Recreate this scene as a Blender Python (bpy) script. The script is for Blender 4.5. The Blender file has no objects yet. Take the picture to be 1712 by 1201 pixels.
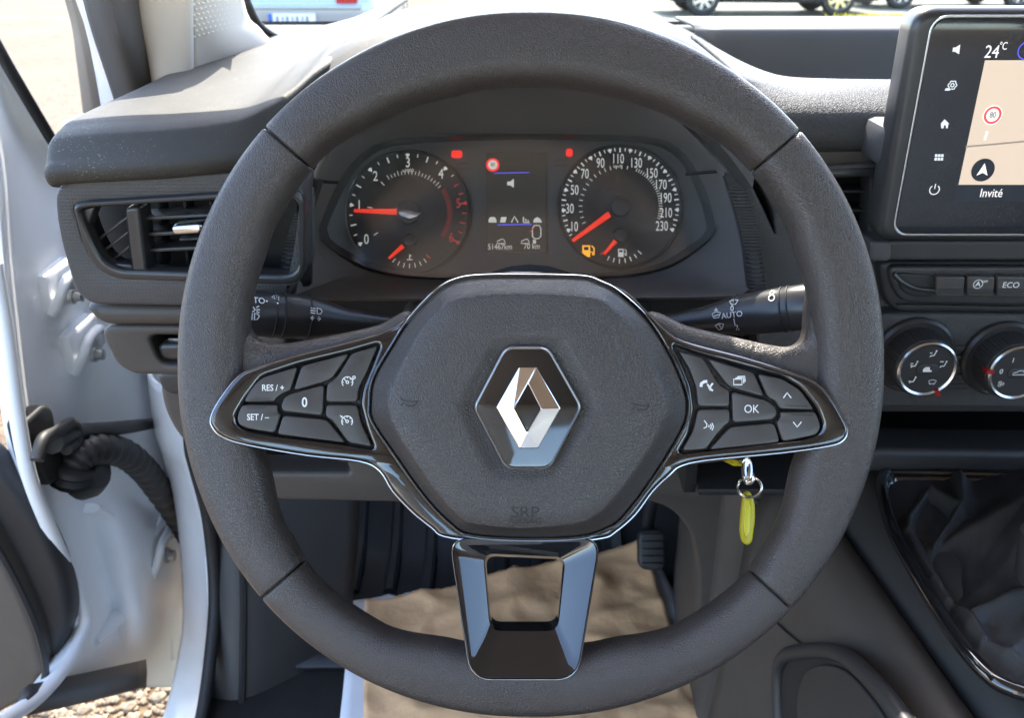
import bpy, bmesh, math, random
from mathutils import Vector, Matrix, noise
R = math.radians
random.seed(4)
S = bpy.context.scene
COL = S.collection

# ------------------------------------------------------------------ camera, sky, sun, exposure
CAM = Vector((0.0, 0.0, 1.30)); PITCH = R(25); F = 1504.0; CX, CY = 856.0, 600.5
cd = bpy.data.cameras.new('camera'); cd.sensor_fit = 'HORIZONTAL'; cd.sensor_width = 36
cd.lens = F / 1712 * 36; cd.clip_start = 0.02; cd.clip_end = 2000
cam = bpy.data.objects.new('camera', cd); COL.objects.link(cam)
cam.location = CAM; cam.rotation_euler = (R(90) - PITCH, 0, 0); S.camera = cam
cd.dof.use_dof = True; cd.dof.focus_distance = 0.48; cd.dof.aperture_fstop = 17.0

SUN_EL, SUN_AZ = R(54.5), R(-2)
w = bpy.data.worlds.new('World'); S.world = w; w.use_nodes = True
nt = w.node_tree; nt.nodes.clear()
sky = nt.nodes.new('ShaderNodeTexSky'); sky.sky_type = 'NISHITA'; sky.sun_disc = False
sky.sun_elevation = SUN_EL; sky.sun_rotation = SUN_AZ; sky.dust_density = 1.5; sky.air_density = 1.0
bg = nt.nodes.new('ShaderNodeBackground'); bg.inputs[1].default_value = 0.15
wo = nt.nodes.new('ShaderNodeOutputWorld')
nt.links.new(sky.outputs[0], bg.inputs[0]); nt.links.new(bg.outputs[0], wo.inputs[0])
sd = bpy.data.lights.new('sun', 'SUN'); sd.energy = 2.0; sd.angle = R(0.5); sd.color = (1, .93, .82)
sun = bpy.data.objects.new('sun', sd); COL.objects.link(sun)
sdir = Vector((math.sin(SUN_AZ) * math.cos(SUN_EL), math.cos(SUN_AZ) * math.cos(SUN_EL), math.sin(SUN_EL)))
sun.rotation_euler = sdir.to_track_quat('Z', 'Y').to_euler(); sun.location = (0, 4, 6)
S.view_settings.view_transform = 'Standard'; S.view_settings.look = 'None'
S.view_settings.exposure = 3.0; S.view_settings.gamma = 1
S.render.engine = 'CYCLES'
S.cycles.max_bounces = 8; S.cycles.diffuse_bounces = 4; S.cycles.glossy_bounces = 4
S.cycles.transparent_max_bounces = 12; S.cycles.caustics_reflective = False; S.cycles.caustics_refractive = False

# ------------------------------------------------------------------ sight lines, frames
cp, sp = math.cos(PITCH), math.sin(PITCH)
def ray(px, py):
    a = (px - CX) / F; b = (CY - py) / F
    return Vector((a, cp + b * sp, -sp + b * cp))
def PT(px, py, t): return CAM + ray(px, py) * t
def PX(px, py, X): r = ray(px, py); return CAM + r * (X / r.x)
def PY(px, py, Y): r = ray(px, py); return CAM + r * (Y / r.y)
def PZ(px, py, Z): r = ray(px, py); return CAM + r * (Z / r.z)
def W(x, y, z): return CAM + Vector((x, y, z))          # metres, relative to the camera height
class Fr:
    """a local frame: origin + axes; p() meets a sight line with the local plane z"""
    def __init__(s, o, rx=0, M=None):
        s.o = Vector(o); s.M = M or Matrix.Rotation(R(rx), 3, 'X'); s.inv = s.M.transposed()
    def p(s, px, py, z=0.0):
        n = s.M.col[2]; r = ray(px, py); t = ((s.o + n * z - CAM).dot(n)) / r.dot(n)
        return s.inv @ (CAM + r * t - s.o)
    def L(s, wpt): return s.inv @ (wpt - s.o)
    def ps(s, pts, z=0.0): return [s.p(x, y, z) for x, y in pts]

# ------------------------------------------------------------------ objects
def link(o, parent=None):
    COL.objects.link(o)
    if parent: o.parent = parent
    return o
def thing(name, label, cat, fr, group=None):
    o = bpy.data.objects.new(name, None); o.empty_display_size = .05
    o.location = fr.o; o.rotation_euler = fr.M.to_euler()
    o['label'] = label; o['category'] = cat
    if group: o['group'] = group
    return link(o)
def tag(o, label=None, cat=None, group=None, kind=None):
    if label: o['label'] = label
    if cat: o['category'] = cat
    if group: o['group'] = group
    if kind: o['kind'] = kind
    return o
def mk(name, v, f, m, parent=None, smooth=True, ang=38):
    me = bpy.data.meshes.new(name); me.from_pydata([tuple(q) for q in v], [], f); me.validate()
    return fin(name, me, m, parent, smooth, ang)
def fin(name, me, m, parent=None, smooth=True, ang=38, fixn=True):
    if fixn:
        bm = bmesh.new(); bm.from_mesh(me)
        bmesh.ops.remove_doubles(bm, verts=bm.verts, dist=1e-6)
        bmesh.ops.recalc_face_normals(bm, faces=bm.faces); bm.to_mesh(me); bm.free()
    if smooth:
        me.polygons.foreach_set('use_smooth', [True] * len(me.polygons))
        me.set_sharp_from_angle(angle=R(ang))
    me.materials.clear(); me.materials.append(m)
    return link(bpy.data.objects.new(name, me), parent)

def cat(pts, n=6, closed=True):
    """Catmull-Rom through the points"""
    N = len(pts); out = []; P = [Vector(p) for p in pts]
    for i in range(N if closed else N - 1):
        if closed: a, b, c, d = P[i - 1], P[i], P[(i + 1) % N], P[(i + 2) % N]
        else: a, b, c, d = P[max(i - 1, 0)], P[i], P[i + 1], P[min(i + 2, N - 1)]
        for k in range(n):
            t = k / n
            out.append(.5 * ((2 * b) + (c - a) * t + (2 * a - 5 * b + 4 * c - d) * t * t + (3 * b - a - 3 * c + d) * t ** 3))
    if not closed: out.append(P[-1].copy())
    return out
def fil(pts, r, k=5):
    """round the corners of a closed polygon; r a number or one per corner"""
    P = [Vector(p) for p in pts]; N = len(P); out = []
    for i in range(N):
        a, b, c = P[i - 1], P[i], P[(i + 1) % N]; rr = r[i] if isinstance(r, (list, tuple)) else r
        la, lc = (a - b).length, (c - b).length; q = min(rr, la * .48, lc * .48)
        p0 = b + (a - b).normalized() * q; p2 = b + (c - b).normalized() * q
        for j in range(k + 1):
            t = j / k; out.append(p0 * (1 - t) ** 2 + b * 2 * t * (1 - t) + p2 * t * t)
    return out
def rect(x0, y0, x1, y1): return [Vector((x0, y0, 0)), Vector((x1, y0, 0)), Vector((x1, y1, 0)), Vector((x0, y1, 0))]
def disc(cx, cy, r, n=48, ry=None): return [Vector((cx + r * math.cos(2 * math.pi * i / n), cy + (ry or r) * math.sin(2 * math.pi * i / n), 0)) for i in range(n)]

def curve_mesh(cu):
    o = bpy.data.objects.new('tmp', cu); COL.objects.link(o)
    dg = bpy.context.evaluated_depsgraph_get()
    me = bpy.data.meshes.new_from_object(o.evaluated_get(dg), depsgraph=dg)
    bpy.data.objects.remove(o); bpy.data.curves.remove(cu)
    return me
def plate_mesh(outs, ztop, th, bev=0.0, res=2):
    cu = bpy.data.curves.new('c', 'CURVE'); cu.dimensions = '2D'; cu.fill_mode = 'BOTH'
    for pts in outs:
        s_ = cu.splines.new('POLY'); s_.points.add(len(pts) - 1)
        for q, p in zip(s_.points, pts): q.co = (p[0], p[1], 0, 1)
        s_.use_cyclic_u = True
    cu.extrude = max(th / 2 - bev, 0); cu.bevel_depth = bev; cu.bevel_resolution = res; cu.offset = -bev
    me = curve_mesh(cu)
    me.transform(Matrix.Translation((0, 0, ztop - th / 2)))
    return me
def plate(name, outs, ztop, th, m, parent=None, bev=0.0, res=2, fn=None, ang=30):
    if not isinstance(outs[0], list): outs = [outs]
    me = plate_mesh(outs, ztop, th, bev, res)
    if fn:
        for v in me.vertices: v.co = fn(v.co)
    return fin(name, me, m, parent, True, ang)
def text(name, s, size, loc, m, parent=None, th=.0002, sx=1.0, shear=0.0, rot=0.0, fn=None, bold=0.0, align='CENTER'):
    cu = bpy.data.curves.new('t', 'FONT'); cu.body = s; cu.size = size; cu.align_x = align; cu.align_y = 'CENTER'
    cu.extrude = th / 2; cu.shear = shear; cu.offset = bold * size; cu.resolution_u = 3
    me = curve_mesh(cu)
    me.transform(Matrix.Translation(loc) @ Matrix.Rotation(rot, 4, 'Z') @ Matrix.Diagonal((sx, 1, 1, 1)))
    if fn:
        for v in me.vertices: v.co = fn(v.co)
    return fin(name, me, m, parent, False)
def strokes(name, lines, wd, z, m, parent=None, th=.0002, fn=None):
    """flat ribbons along polylines in the local xy plane"""
    v, f = [], []
    for ln in lines:
        P = [Vector((p[0], p[1])) for p in ln]; n = len(P); b0 = len(v)
        closed = (P[0] - P[-1]).length < 1e-7 and n > 2
        for i in range(n):
            if closed: d = (P[1] - P[-2]) if i in (0, n - 1) else P[i + 1] - P[i - 1]
            else: d = P[min(i + 1, n - 1)] - P[max(i - 1, 0)]
            if d.length < 1e-9: d = Vector((1, 0))
            d.normalize(); nn = Vector((-d.y, d.x)) * wd / 2
            v += [(P[i].x + nn.x, P[i].y + nn.y, z), (P[i].x - nn.x, P[i].y - nn.y, z)]
        for i in range(n - 1): a = b0 + 2 * i; f.append((a, a + 1, a + 3, a + 2))
    if fn: v = [fn(Vector(q)) for q in v]
    return mk(name, v, f, m, parent, False)
def loft(name, loops, m, parent=None, closed=True, cap0=False, cap1=False, ang=38, ring=False):
    n = len(loops[0]); v = [p for l in loops for p in l]; f = []; k = len(loops)
    for a in range(k if ring else k - 1):
        b = (a + 1) % k
        for i in range(n if closed else n - 1):
            j = (i + 1) % n; f.append((a * n + i, a * n + j, b * n + j, b * n + i))
    if cap0: f.append(tuple(range(n)))
    if cap1: f.append(tuple((k - 1) * n + i for i in range(n)))
    return mk(name, v, f, m, parent, True, ang)
def tube_loops(path, rad, n=10, flat=1.0, up=None):
    P = [Vector(p) for p in path]; out = []; prev = None
    for i, p in enumerate(P):
        d = (P[min(i + 1, len(P) - 1)] - P[max(i - 1, 0)]).normalized()
        u = Vector(up) if up else (prev if prev else (Vector((0, 0, 1)) if abs(d.z) < .9 else Vector((1, 0, 0))))
        u = (u - d * u.dot(d)).normalized(); prev = u; s_ = d.cross(u)
        r = rad(i / (len(P) - 1)) if callable(rad) else rad
        out.append([p + (s_ * math.cos(2 * math.pi * k / n) + u * math.sin(2 * math.pi * k / n) * flat) * r for k in range(n)])
    return out
def tube(name, path, rad, m, parent=None, n=10, flat=1.0, up=None):
    return loft(name, tube_loops(path, rad, n, flat, up), m, parent, True, True, True, 50)
def grid_mesh(rows, su=4, sv=4):
    """rows of control points -> smooth surface (Catmull-Rom both ways)"""
    rr = [cat(r_, su, False) for r_ in rows]; cols = list(zip(*rr)); cc = [cat(list(c), sv, False) for c in cols]
    nv = len(cc[0]); nu = len(cc)
    v = [cc[u][j] for j in range(nv) for u in range(nu)]
    f = [(j * nu + u, j * nu + u + 1, (j + 1) * nu + u + 1, (j + 1) * nu + u) for j in range(nv - 1) for u in range(nu - 1)]
    return v, f
def patch(name, rows, m, parent=None, fr=None, su=4, sv=4, thick=.003, ang=60):
    if fr: rows = [[fr.L(p) for p in r_] for r_ in rows]
    v, f = grid_mesh(rows, su, sv)
    o = mk(name, v, f, m, parent, True, ang)
    if thick:
        md = o.modifiers.new('solid', 'SOLIDIFY'); md.thickness = thick; md.offset = 0
    return o
def box(name, x0, y0, z0, x1, y1, z1, m, parent=None, bev=.002, seg=2):
    bm = bmesh.new(); bmesh.ops.create_cube(bm, size=1)
    bmesh.ops.scale(bm, vec=(abs(x1 - x0), abs(y1 - y0), abs(z1 - z0)), verts=bm.verts)
    bmesh.ops.translate(bm, vec=((x0 + x1) / 2, (y0 + y1) / 2, (z0 + z1) / 2), verts=bm.verts)
    if bev: bmesh.ops.bevel(bm, geom=bm.edges[:], offset=bev, segments=seg, affect='EDGES', profile=.5)
    me = bpy.data.meshes.new(name); bm.to_mesh(me); bm.free()
    return fin(name, me, m, parent, True, 40)
def lathe(name, prof, m, parent=None, n=40, M=None, ang=35, sy=1.0):
    """prof: (radius, height) pairs about local z"""
    loops = []
    for r, h in prof: loops.append([Vector((r * math.cos(2 * math.pi * i / n), r * math.sin(2 * math.pi * i / n) * sy, h)) for i in range(n)])
    if M: loops = [[M @ p for p in l] for l in loops]
    return loft(name, loops, m, parent, True, True, True, ang)

# ------------------------------------------------------------------ materials
def mat(name, c, rough=.5, metal=0.0, bump=None, coat=0.0, spec=.5, var=0.0, vscale=20.0, rvar=0.0, emit=None, es=1.0, dust=0.0, grime=None):
    m = bpy.data.materials.new(name); m.use_nodes = True; N = m.node_tree.nodes; Lk = m.node_tree.links
    b = N['Principled BSDF']; c = tuple(c) if len(c) == 4 else (*c, 1)
    b.inputs['Base Color'].default_value = c; b.inputs['Roughness'].default_value = rough
    b.inputs['Metallic'].default_value = metal; b.inputs['Specular IOR Level'].default_value = spec
    b.inputs['Coat Weight'].default_value = coat; b.inputs['Coat Roughness'].default_value = .04
    if emit: b.inputs['Emission Color'].default_value = (*emit, 1); b.inputs['Emission Strength'].default_value = es * .225
    tc = N.new('ShaderNodeTexCoord'); oc = tc.outputs['Object']
    src = None
    if var or dust or rvar:
        n1 = N.new('ShaderNodeTexNoise'); n1.inputs['Scale'].default_value = vscale; n1.inputs['Detail'].default_value = 8; n1.inputs['Roughness'].default_value = .65
        Lk.new(oc, n1.inputs['Vector'])
    if var:
        mr = N.new('ShaderNodeMapRange'); mr.inputs[1].default_value = .3; mr.inputs[2].default_value = .7
        mr.inputs[3].default_value = 1 - var; mr.inputs[4].default_value = 1 + var; Lk.new(n1.outputs[0], mr.inputs[0])
        mx = N.new('ShaderNodeMix'); mx.data_type = 'RGBA'; mx.blend_type = 'MULTIPLY'; mx.inputs[0].default_value = 1
        mx.inputs[6].default_value = c; Lk.new(mr.outputs[0], mx.inputs[7]); src = mx.outputs[2]
        Lk.new(src, b.inputs['Base Color'])
    if dust:
        n2 = N.new('ShaderNodeTexNoise'); n2.inputs['Scale'].default_value = 900; n2.inputs['Detail'].default_value = 2; Lk.new(oc, n2.inputs['Vector'])
        r2 = N.new('ShaderNodeMapRange'); r2.inputs[1].default_value = .62; r2.inputs[2].default_value = .74; r2.inputs[4].default_value = dust; Lk.new(n2.outputs[0], r2.inputs[0])
        r3 = N.new('ShaderNodeMapRange'); r3.inputs[1].default_value = .42; r3.inputs[2].default_value = .7; r3.inputs[4].default_value = 1; Lk.new(n1.outputs[0], r3.inputs[0])
        mm = N.new('ShaderNodeMath'); mm.operation = 'MULTIPLY'; Lk.new(r2.outputs[0], mm.inputs[0]); Lk.new(r3.outputs[0], mm.inputs[1])
        mx2 = N.new('ShaderNodeMix'); mx2.data_type = 'RGBA'; Lk.new(mm.outputs[0], mx2.inputs[0])
        if src: Lk.new(src, mx2.inputs[6])
        else: mx2.inputs[6].default_value = c
        mx2.inputs[7].default_value = (.42, .38, .3, 1); Lk.new(mx2.outputs[2], b.inputs['Base Color'])
    if rvar:
        r4 = N.new('ShaderNodeMapRange'); r4.inputs[1].default_value = .3; r4.inputs[2].default_value = .7
        r4.inputs[3].default_value = max(rough - rvar, .02); r4.inputs[4].default_value = rough + rvar
        Lk.new(n1.outputs[0], r4.inputs[0]); Lk.new(r4.outputs[0], b.inputs['Roughness'])
    if bump:
        kind, sc, st, di = bump
        bp = N.new('ShaderNodeBump'); bp.inputs['Strength'].default_value = st; bp.inputs['Distance'].default_value = di
        if kind == 'leather':
            nz = N.new('ShaderNodeTexNoise'); nz.inputs['Scale'].default_value = sc * .5; Lk.new(oc, nz.inputs['Vector'])
            mxv = N.new('ShaderNodeMix'); mxv.data_type = 'RGBA'; mxv.blend_type = 'LINEAR_LIGHT'; mxv.inputs[0].default_value = .9 / sc
            Lk.new(oc, mxv.inputs[6]); Lk.new(nz.outputs[1], mxv.inputs[7])
            vo = N.new('ShaderNodeTexVoronoi'); vo.feature = 'DISTANCE_TO_EDGE'; vo.inputs['Scale'].default_value = sc
            Lk.new(mxv.outputs[2], vo.inputs['Vector'])
            iv = N.new('ShaderNodeMapRange'); iv.interpolation_type = 'SMOOTHSTEP'; iv.inputs[2].default_value = .22; Lk.new(vo.outputs['Distance'], iv.inputs[0])
            Lk.new(iv.outputs[0], bp.inputs['Height'])
        elif kind == 'noise':
            nz = N.new('ShaderNodeTexNoise'); nz.inputs['Scale'].default_value = sc; nz.inputs['Detail'].default_value = 3; Lk.new(oc, nz.inputs['Vector'])
            Lk.new(nz.outputs[0], bp.inputs['Height'])
        elif kind == 'weave':                                  # fine moulded rib-and-square pattern
            sx = N.new('ShaderNodeSeparateXYZ'); Lk.new(oc, sx.inputs[0]); ms = []
            for ax in (0, 2):
                ml = N.new('ShaderNodeMath'); ml.operation = 'MULTIPLY'; ml.inputs[1].default_value = sc; Lk.new(sx.outputs[ax], ml.inputs[0])
                sn = N.new('ShaderNodeMath'); sn.operation = 'SINE'; Lk.new(ml.outputs[0], sn.inputs[0]); ms.append(sn)
            ad = N.new('ShaderNodeMath'); ad.operation = 'MAXIMUM'; Lk.new(ms[0].outputs[0], ad.inputs[0]); Lk.new(ms[1].outputs[0], ad.inputs[1])
            Lk.new(ad.outputs[0], bp.inputs['Height'])
        Lk.new(bp.outputs[0], b.inputs['Normal'])
    return m
def glass(name, refl=.06, tint=(1, 1, 1), rough=.0):
    m = bpy.data.materials.new(name); m.use_nodes = True; N = m.node_tree.nodes; Lk = m.node_tree.links; N.clear()
    o = N.new('ShaderNodeOutputMaterial'); t = N.new('ShaderNodeBsdfTransparent'); g = N.new('ShaderNodeBsdfGlossy'); mx = N.new('ShaderNodeMixShader')
    t.inputs[0].default_value = (*tint, 1); g.inputs['Roughness'].default_value = rough; mx.inputs[0].default_value = refl
    Lk.new(t.outputs[0], mx.inputs[1]); Lk.new(g.outputs[0], mx.inputs[2]); Lk.new(mx.outputs[0], o.inputs[0])
    return m
M = {}
M['leather'] = mat('rim_leather', (.058, .048, .042), .33, bump=('leather', 760, .40, .0006), var=.06, vscale=10, rvar=.03, spec=.5)
M['padskin'] = mat('airbag_skin', (.052, .045, .041), .35, bump=('leather', 660, .40, .0006), var=.05, vscale=10, rvar=.03, spec=.5)
M['pad'] = mat('dash_skin', (.052, .049, .044), .58, bump=('leather', 900, .30, .0004), var=.14, vscale=18, dust=.8, spec=.32)
M['padr'] = mat('dash_grain', (.045, .044, .043), .52, bump=('leather', 760, .5, .0005), var=.06, vscale=18, spec=.4)
M['plastic'] = mat('trim_plastic', (.060, .051, .044), .55, bump=('noise', 1800, .25, .0003), var=.10, vscale=25)
M['plasticd'] = mat('dark_plastic', (.029, .028, .028), .5, bump=('noise', 1800, .2, .0003), var=.08, vscale=25)
M['weave'] = mat('patterned_plastic', (.052, .051, .052), .5, bump=('weave', 2900, .3, .0003), var=.06)
M['black'] = mat('matt_black', (.012, .012, .012), .6, var=.1)
M['rubber'] = mat('black_rubber', (.018, .018, .018), .55, bump=('noise', 600, .2, .0004), var=.2, vscale=30)
M['gloss'] = mat('piano_black', (.010, .010, .011), .07, coat=1.0, rvar=.045, vscale=60, dust=.10)
M['satin'] = mat('satin_black', (.035, .034, .034), .3, var=.05)
M['button'] = mat('button_plastic', (.056, .050, .046), .36, bump=('noise', 2500, .12, .0002), var=.08, vscale=60, rvar=.06)
M['chrome'] = mat('chrome', (.86, .86, .87), .07, 1.0, rvar=.03, vscale=80)
M['silver'] = mat('satin_silver', (.62, .63, .65), .25, 1.0)
M['print'] = mat('white_print', (.78, .78, .76), .5, emit=(1, 1, 1), es=.0)
M['lit'] = mat('lit_white', (.8, .8, .76), .5, emit=(1, .97, .88), es=.20)
M['litred'] = mat('lit_red_print', (.5, .03, .02), .5, emit=(1, .06, .03), es=.14)
M['needle'] = mat('needle_red', (.75, .03, .015), .4, emit=(1, .05, .02), es=.42)
M['warn'] = mat('warning_red', (.8, .02, .02), .4, emit=(1, .03, .02), es=.5)
M['amber'] = mat('warning_amber', (.8, .35, .03), .4, emit=(1, .42, .03), es=.6)
M['blue'] = mat('display_blue', (.1, .1, .6), .4, emit=(.12, .1, .9), es=.4)
M['face'] = mat('cluster_face', (.085, .081, .078), .5, var=.1)
M['dial'] = mat('dial_face', (.075, .074, .078), .42, var=.08, vscale=40)
M['lcd'] = mat('cluster_display', (.02, .02, .02), .3, emit=(.5, .47, .38), es=.02)
M['icon'] = mat('display_icon', (.6, .6, .56), .4, emit=(1, .96, .85), es=.22)
M['lens'] = glass('cluster_lens', .09, rough=.18)
M['screen'] = mat('screen_glass', (.008, .011, .016), .14, coat=.5, var=.3, vscale=14, rvar=.09, dust=.25)
M['map'] = mat('map_ground', (.25, .2, .15), .3, emit=(.90, .73, .58), es=.44)
M['mapline'] = mat('map_road', (.15, .14, .12), .3, emit=(.35, .29, .22), es=.4)
M['mapwhite'] = mat('map_white', (.7, .7, .7), .3, emit=(1, .92, .82), es=.55)
M['mapred'] = mat('map_red', (.6, .05, .05), .3, emit=(.85, .08, .08), es=.5)
M['mapdark'] = mat('map_dark', (.03, .035, .045), .3)
M['scrtext'] = mat('screen_text', (.6, .6, .62), .3, emit=(1, .9, .82), es=.42)
M['white'] = mat('white_paint', (.88, .89, .89), .42, coat=.2, var=.035, vscale=9)
M['whitebody'] = mat('white_sill_paint', (.84, .86, .88), .25, coat=.5, var=.03)
M['card'] = mat('door_card', (.10, .085, .07), .6, bump=('noise', 1500, .3, .0003), var=.08)
M['pillar'] = mat('pillar_trim', (.36, .34, .31), .6, bump=('noise', 1200, .15, .0003), var=.04)
M['pillard'] = mat('pillar_seal', (.055, .053, .053), .6, bump=('noise', 900, .2, .0003), var=.06)
M['seal'] = mat('window_seal', (.02, .02, .02), .5)
M['carpet'] = mat('carpet', (.008, .0085, .009), .95, bump=('noise', 1200, .8, .002), var=.3, vscale=90)
M['mat'] = mat('rubber_mat', (.013, .014, .017), .55, bump=('noise', 500, .3, .0005), var=.15)
M['kraft'] = mat('kraft_paper', (.78, .47, .24), .75, bump=('noise', 45, .6, .004), var=.10, vscale=9)
M['paper'] = mat('white_paper', (.72, .73, .76), .7, bump=('noise', 50, .3, .002), var=.04)
M['ink'] = mat('blue_ink', (.12, .14, .25), .6)
M['boot'] = mat('boot_leather', (.026, .025, .024), .46, bump=('leather', 900, .4, .0004), var=.08, spec=.4)
M['yellow'] = mat('yellow_plastic', (.62, .53, .01), .4, coat=.2, var=.05, vscale=60)
M['steel'] = mat('steel', (.55, .54, .50), .22, 1.0)
M['edge'] = mat('edge_highlight', (.36, .36, .38), .2, 1.0)  # bright metal standing in for reflections along the gloss black bevels
M['zinc'] = mat('zinc', (.5, .5, .48), .4, .8)
M['red'] = mat('red_mark', (.30, .012, .01), .4)
M['lining'] = mat('roof_lining', (.66, .60, .53), .9)
M['wind'] = glass('windscreen_glass', .03, (.97, .985, .97))
M['shroud'] = mat('binnacle_plastic', (.15, .134, .122), .55, bump=('noise', 1800, .2, .0003), var=.08)
M['tray'] = mat('tray_plastic', (.06, .058, .057), .55, bump=('noise', 900, .2, .0003), var=.05)

# ================================================================== the setting outside
def ground_mat():
    m = mat('gravel_ground', (.36, .27, .18), .9); N = m.node_tree.nodes; Lk = m.node_tree.links; b = N['Principled BSDF']
    tc = N.new('ShaderNodeTexCoord')
    n1 = N.new('ShaderNodeTexNoise'); n1.inputs['Scale'].default_value = .35; n1.inputs['Detail'].default_value = 6
    n2 = N.new('ShaderNodeTexNoise'); n2.inputs['Scale'].default_value = 9; n2.inputs['Detail'].default_value = 8; n2.inputs['Roughness'].default_value = .75
    vo = N.new('ShaderNodeTexVoronoi'); vo.inputs['Scale'].default_value = 45
    for q in (n1, n2, vo): Lk.new(tc.outputs['Object'], q.inputs['Vector'])
    cr = N.new('ShaderNodeValToRGB'); e = cr.color_ramp.elements
    e[0].position = .38; e[0].color = (.105, .064, .034, 1); e[1].position = .62; e[1].color = (.18, .122, .070, 1)
    Lk.new(n2.outputs[0], cr.inputs[0])
    cr2 = N.new('ShaderNodeValToRGB'); e = cr2.color_ramp.elements
    e[0].position = .45; e[0].color = (.62, .52, .28, 1); e[1].position = .58; e[1].color = (1, 1, 1, 1); Lk.new(n1.outputs[0], cr2.inputs[0])
    mx = N.new('ShaderNodeMix'); mx.data_type = 'RGBA'; mx.blend_type = 'MULTIPLY'; mx.inputs[0].default_value = .5
    Lk.new(cr.outputs[0], mx.inputs[6]); Lk.new(cr2.outputs[0], mx.inputs[7])
    hs = N.new('ShaderNodeMix'); hs.data_type = 'RGBA'; hs.blend_type = 'MULTIPLY'; hs.inputs[0].default_value = .45
    Lk.new(mx.outputs[2], hs.inputs[6]); bw = N.new('ShaderNodeRGBToBW'); Lk.new(vo.outputs['Color'], bw.inputs[0]); Lk.new(bw.outputs[0], hs.inputs[7]); Lk.new(hs.outputs[2], b.inputs['Base Color'])
    bp = N.new('ShaderNodeBump'); bp.inputs['Strength'].default_value = .6; bp.inputs['Distance'].default_value = .02
    Lk.new(vo.outputs['Distance'], bp.inputs['Height']); Lk.new(bp.outputs[0], b.inputs['Normal'])
    return m
M['ground'] = ground_mat()
tag(mk('ground', [(-400, -400, 0), (400, -400, 0), (400, 400, 0), (-400, 400, 0)], [(0, 1, 2, 3)], M['ground'], smooth=False), kind='structure')
M['asphalt'] = mat('worn_asphalt', (.17, .165, .12), .9, bump=('noise', 40, .5, .01), var=.25, vscale=3)
tag(mk('yard', [(1.2, 11, .004), (60, 10, .004), (60, 60, .004), (-1, 60, .004)], [(0, 1, 2, 3)], M['asphalt'], smooth=False), kind='structure')
# loose stones beside the open door
M['stone'] = mat('stones', (.22, .165, .108), .9, var=.6, vscale=70)
def stones():
    v, f = [], []; bm = bmesh.new(); bmesh.ops.create_icosphere(bm, subdivisions=1, radius=1)
    bv = [p.co.copy() for p in bm.verts]; bf = [[q.index for q in p.verts] for p in bm.faces]; bm.free()
    for i in range(11000):
        x = random.uniform(-1.4, -.35); y = random.uniform(.95, 1.9)
        r = random.uniform(.0035, .0095) * (1.7 if random.random() < .08 else 1)
        c = Vector((x, y, r * .35)); q = Matrix.Rotation(random.uniform(0, 6.28), 3, 'Z'); sc = Vector((1, random.uniform(.6, 1), random.uniform(.45, .8))) * r
        b0 = len(v)
        for p in bv: v.append(c + q @ Vector((p.x * sc.x * random.uniform(.75, 1.2), p.y * sc.y * random.uniform(.8, 1.15), p.z * sc.z)))
        f += [tuple(b0 + k for k in t) for t in bf]
    return mk('gravel', v, f, M['stone'], smooth=False)
tag(stones(), kind='stuff')

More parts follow.
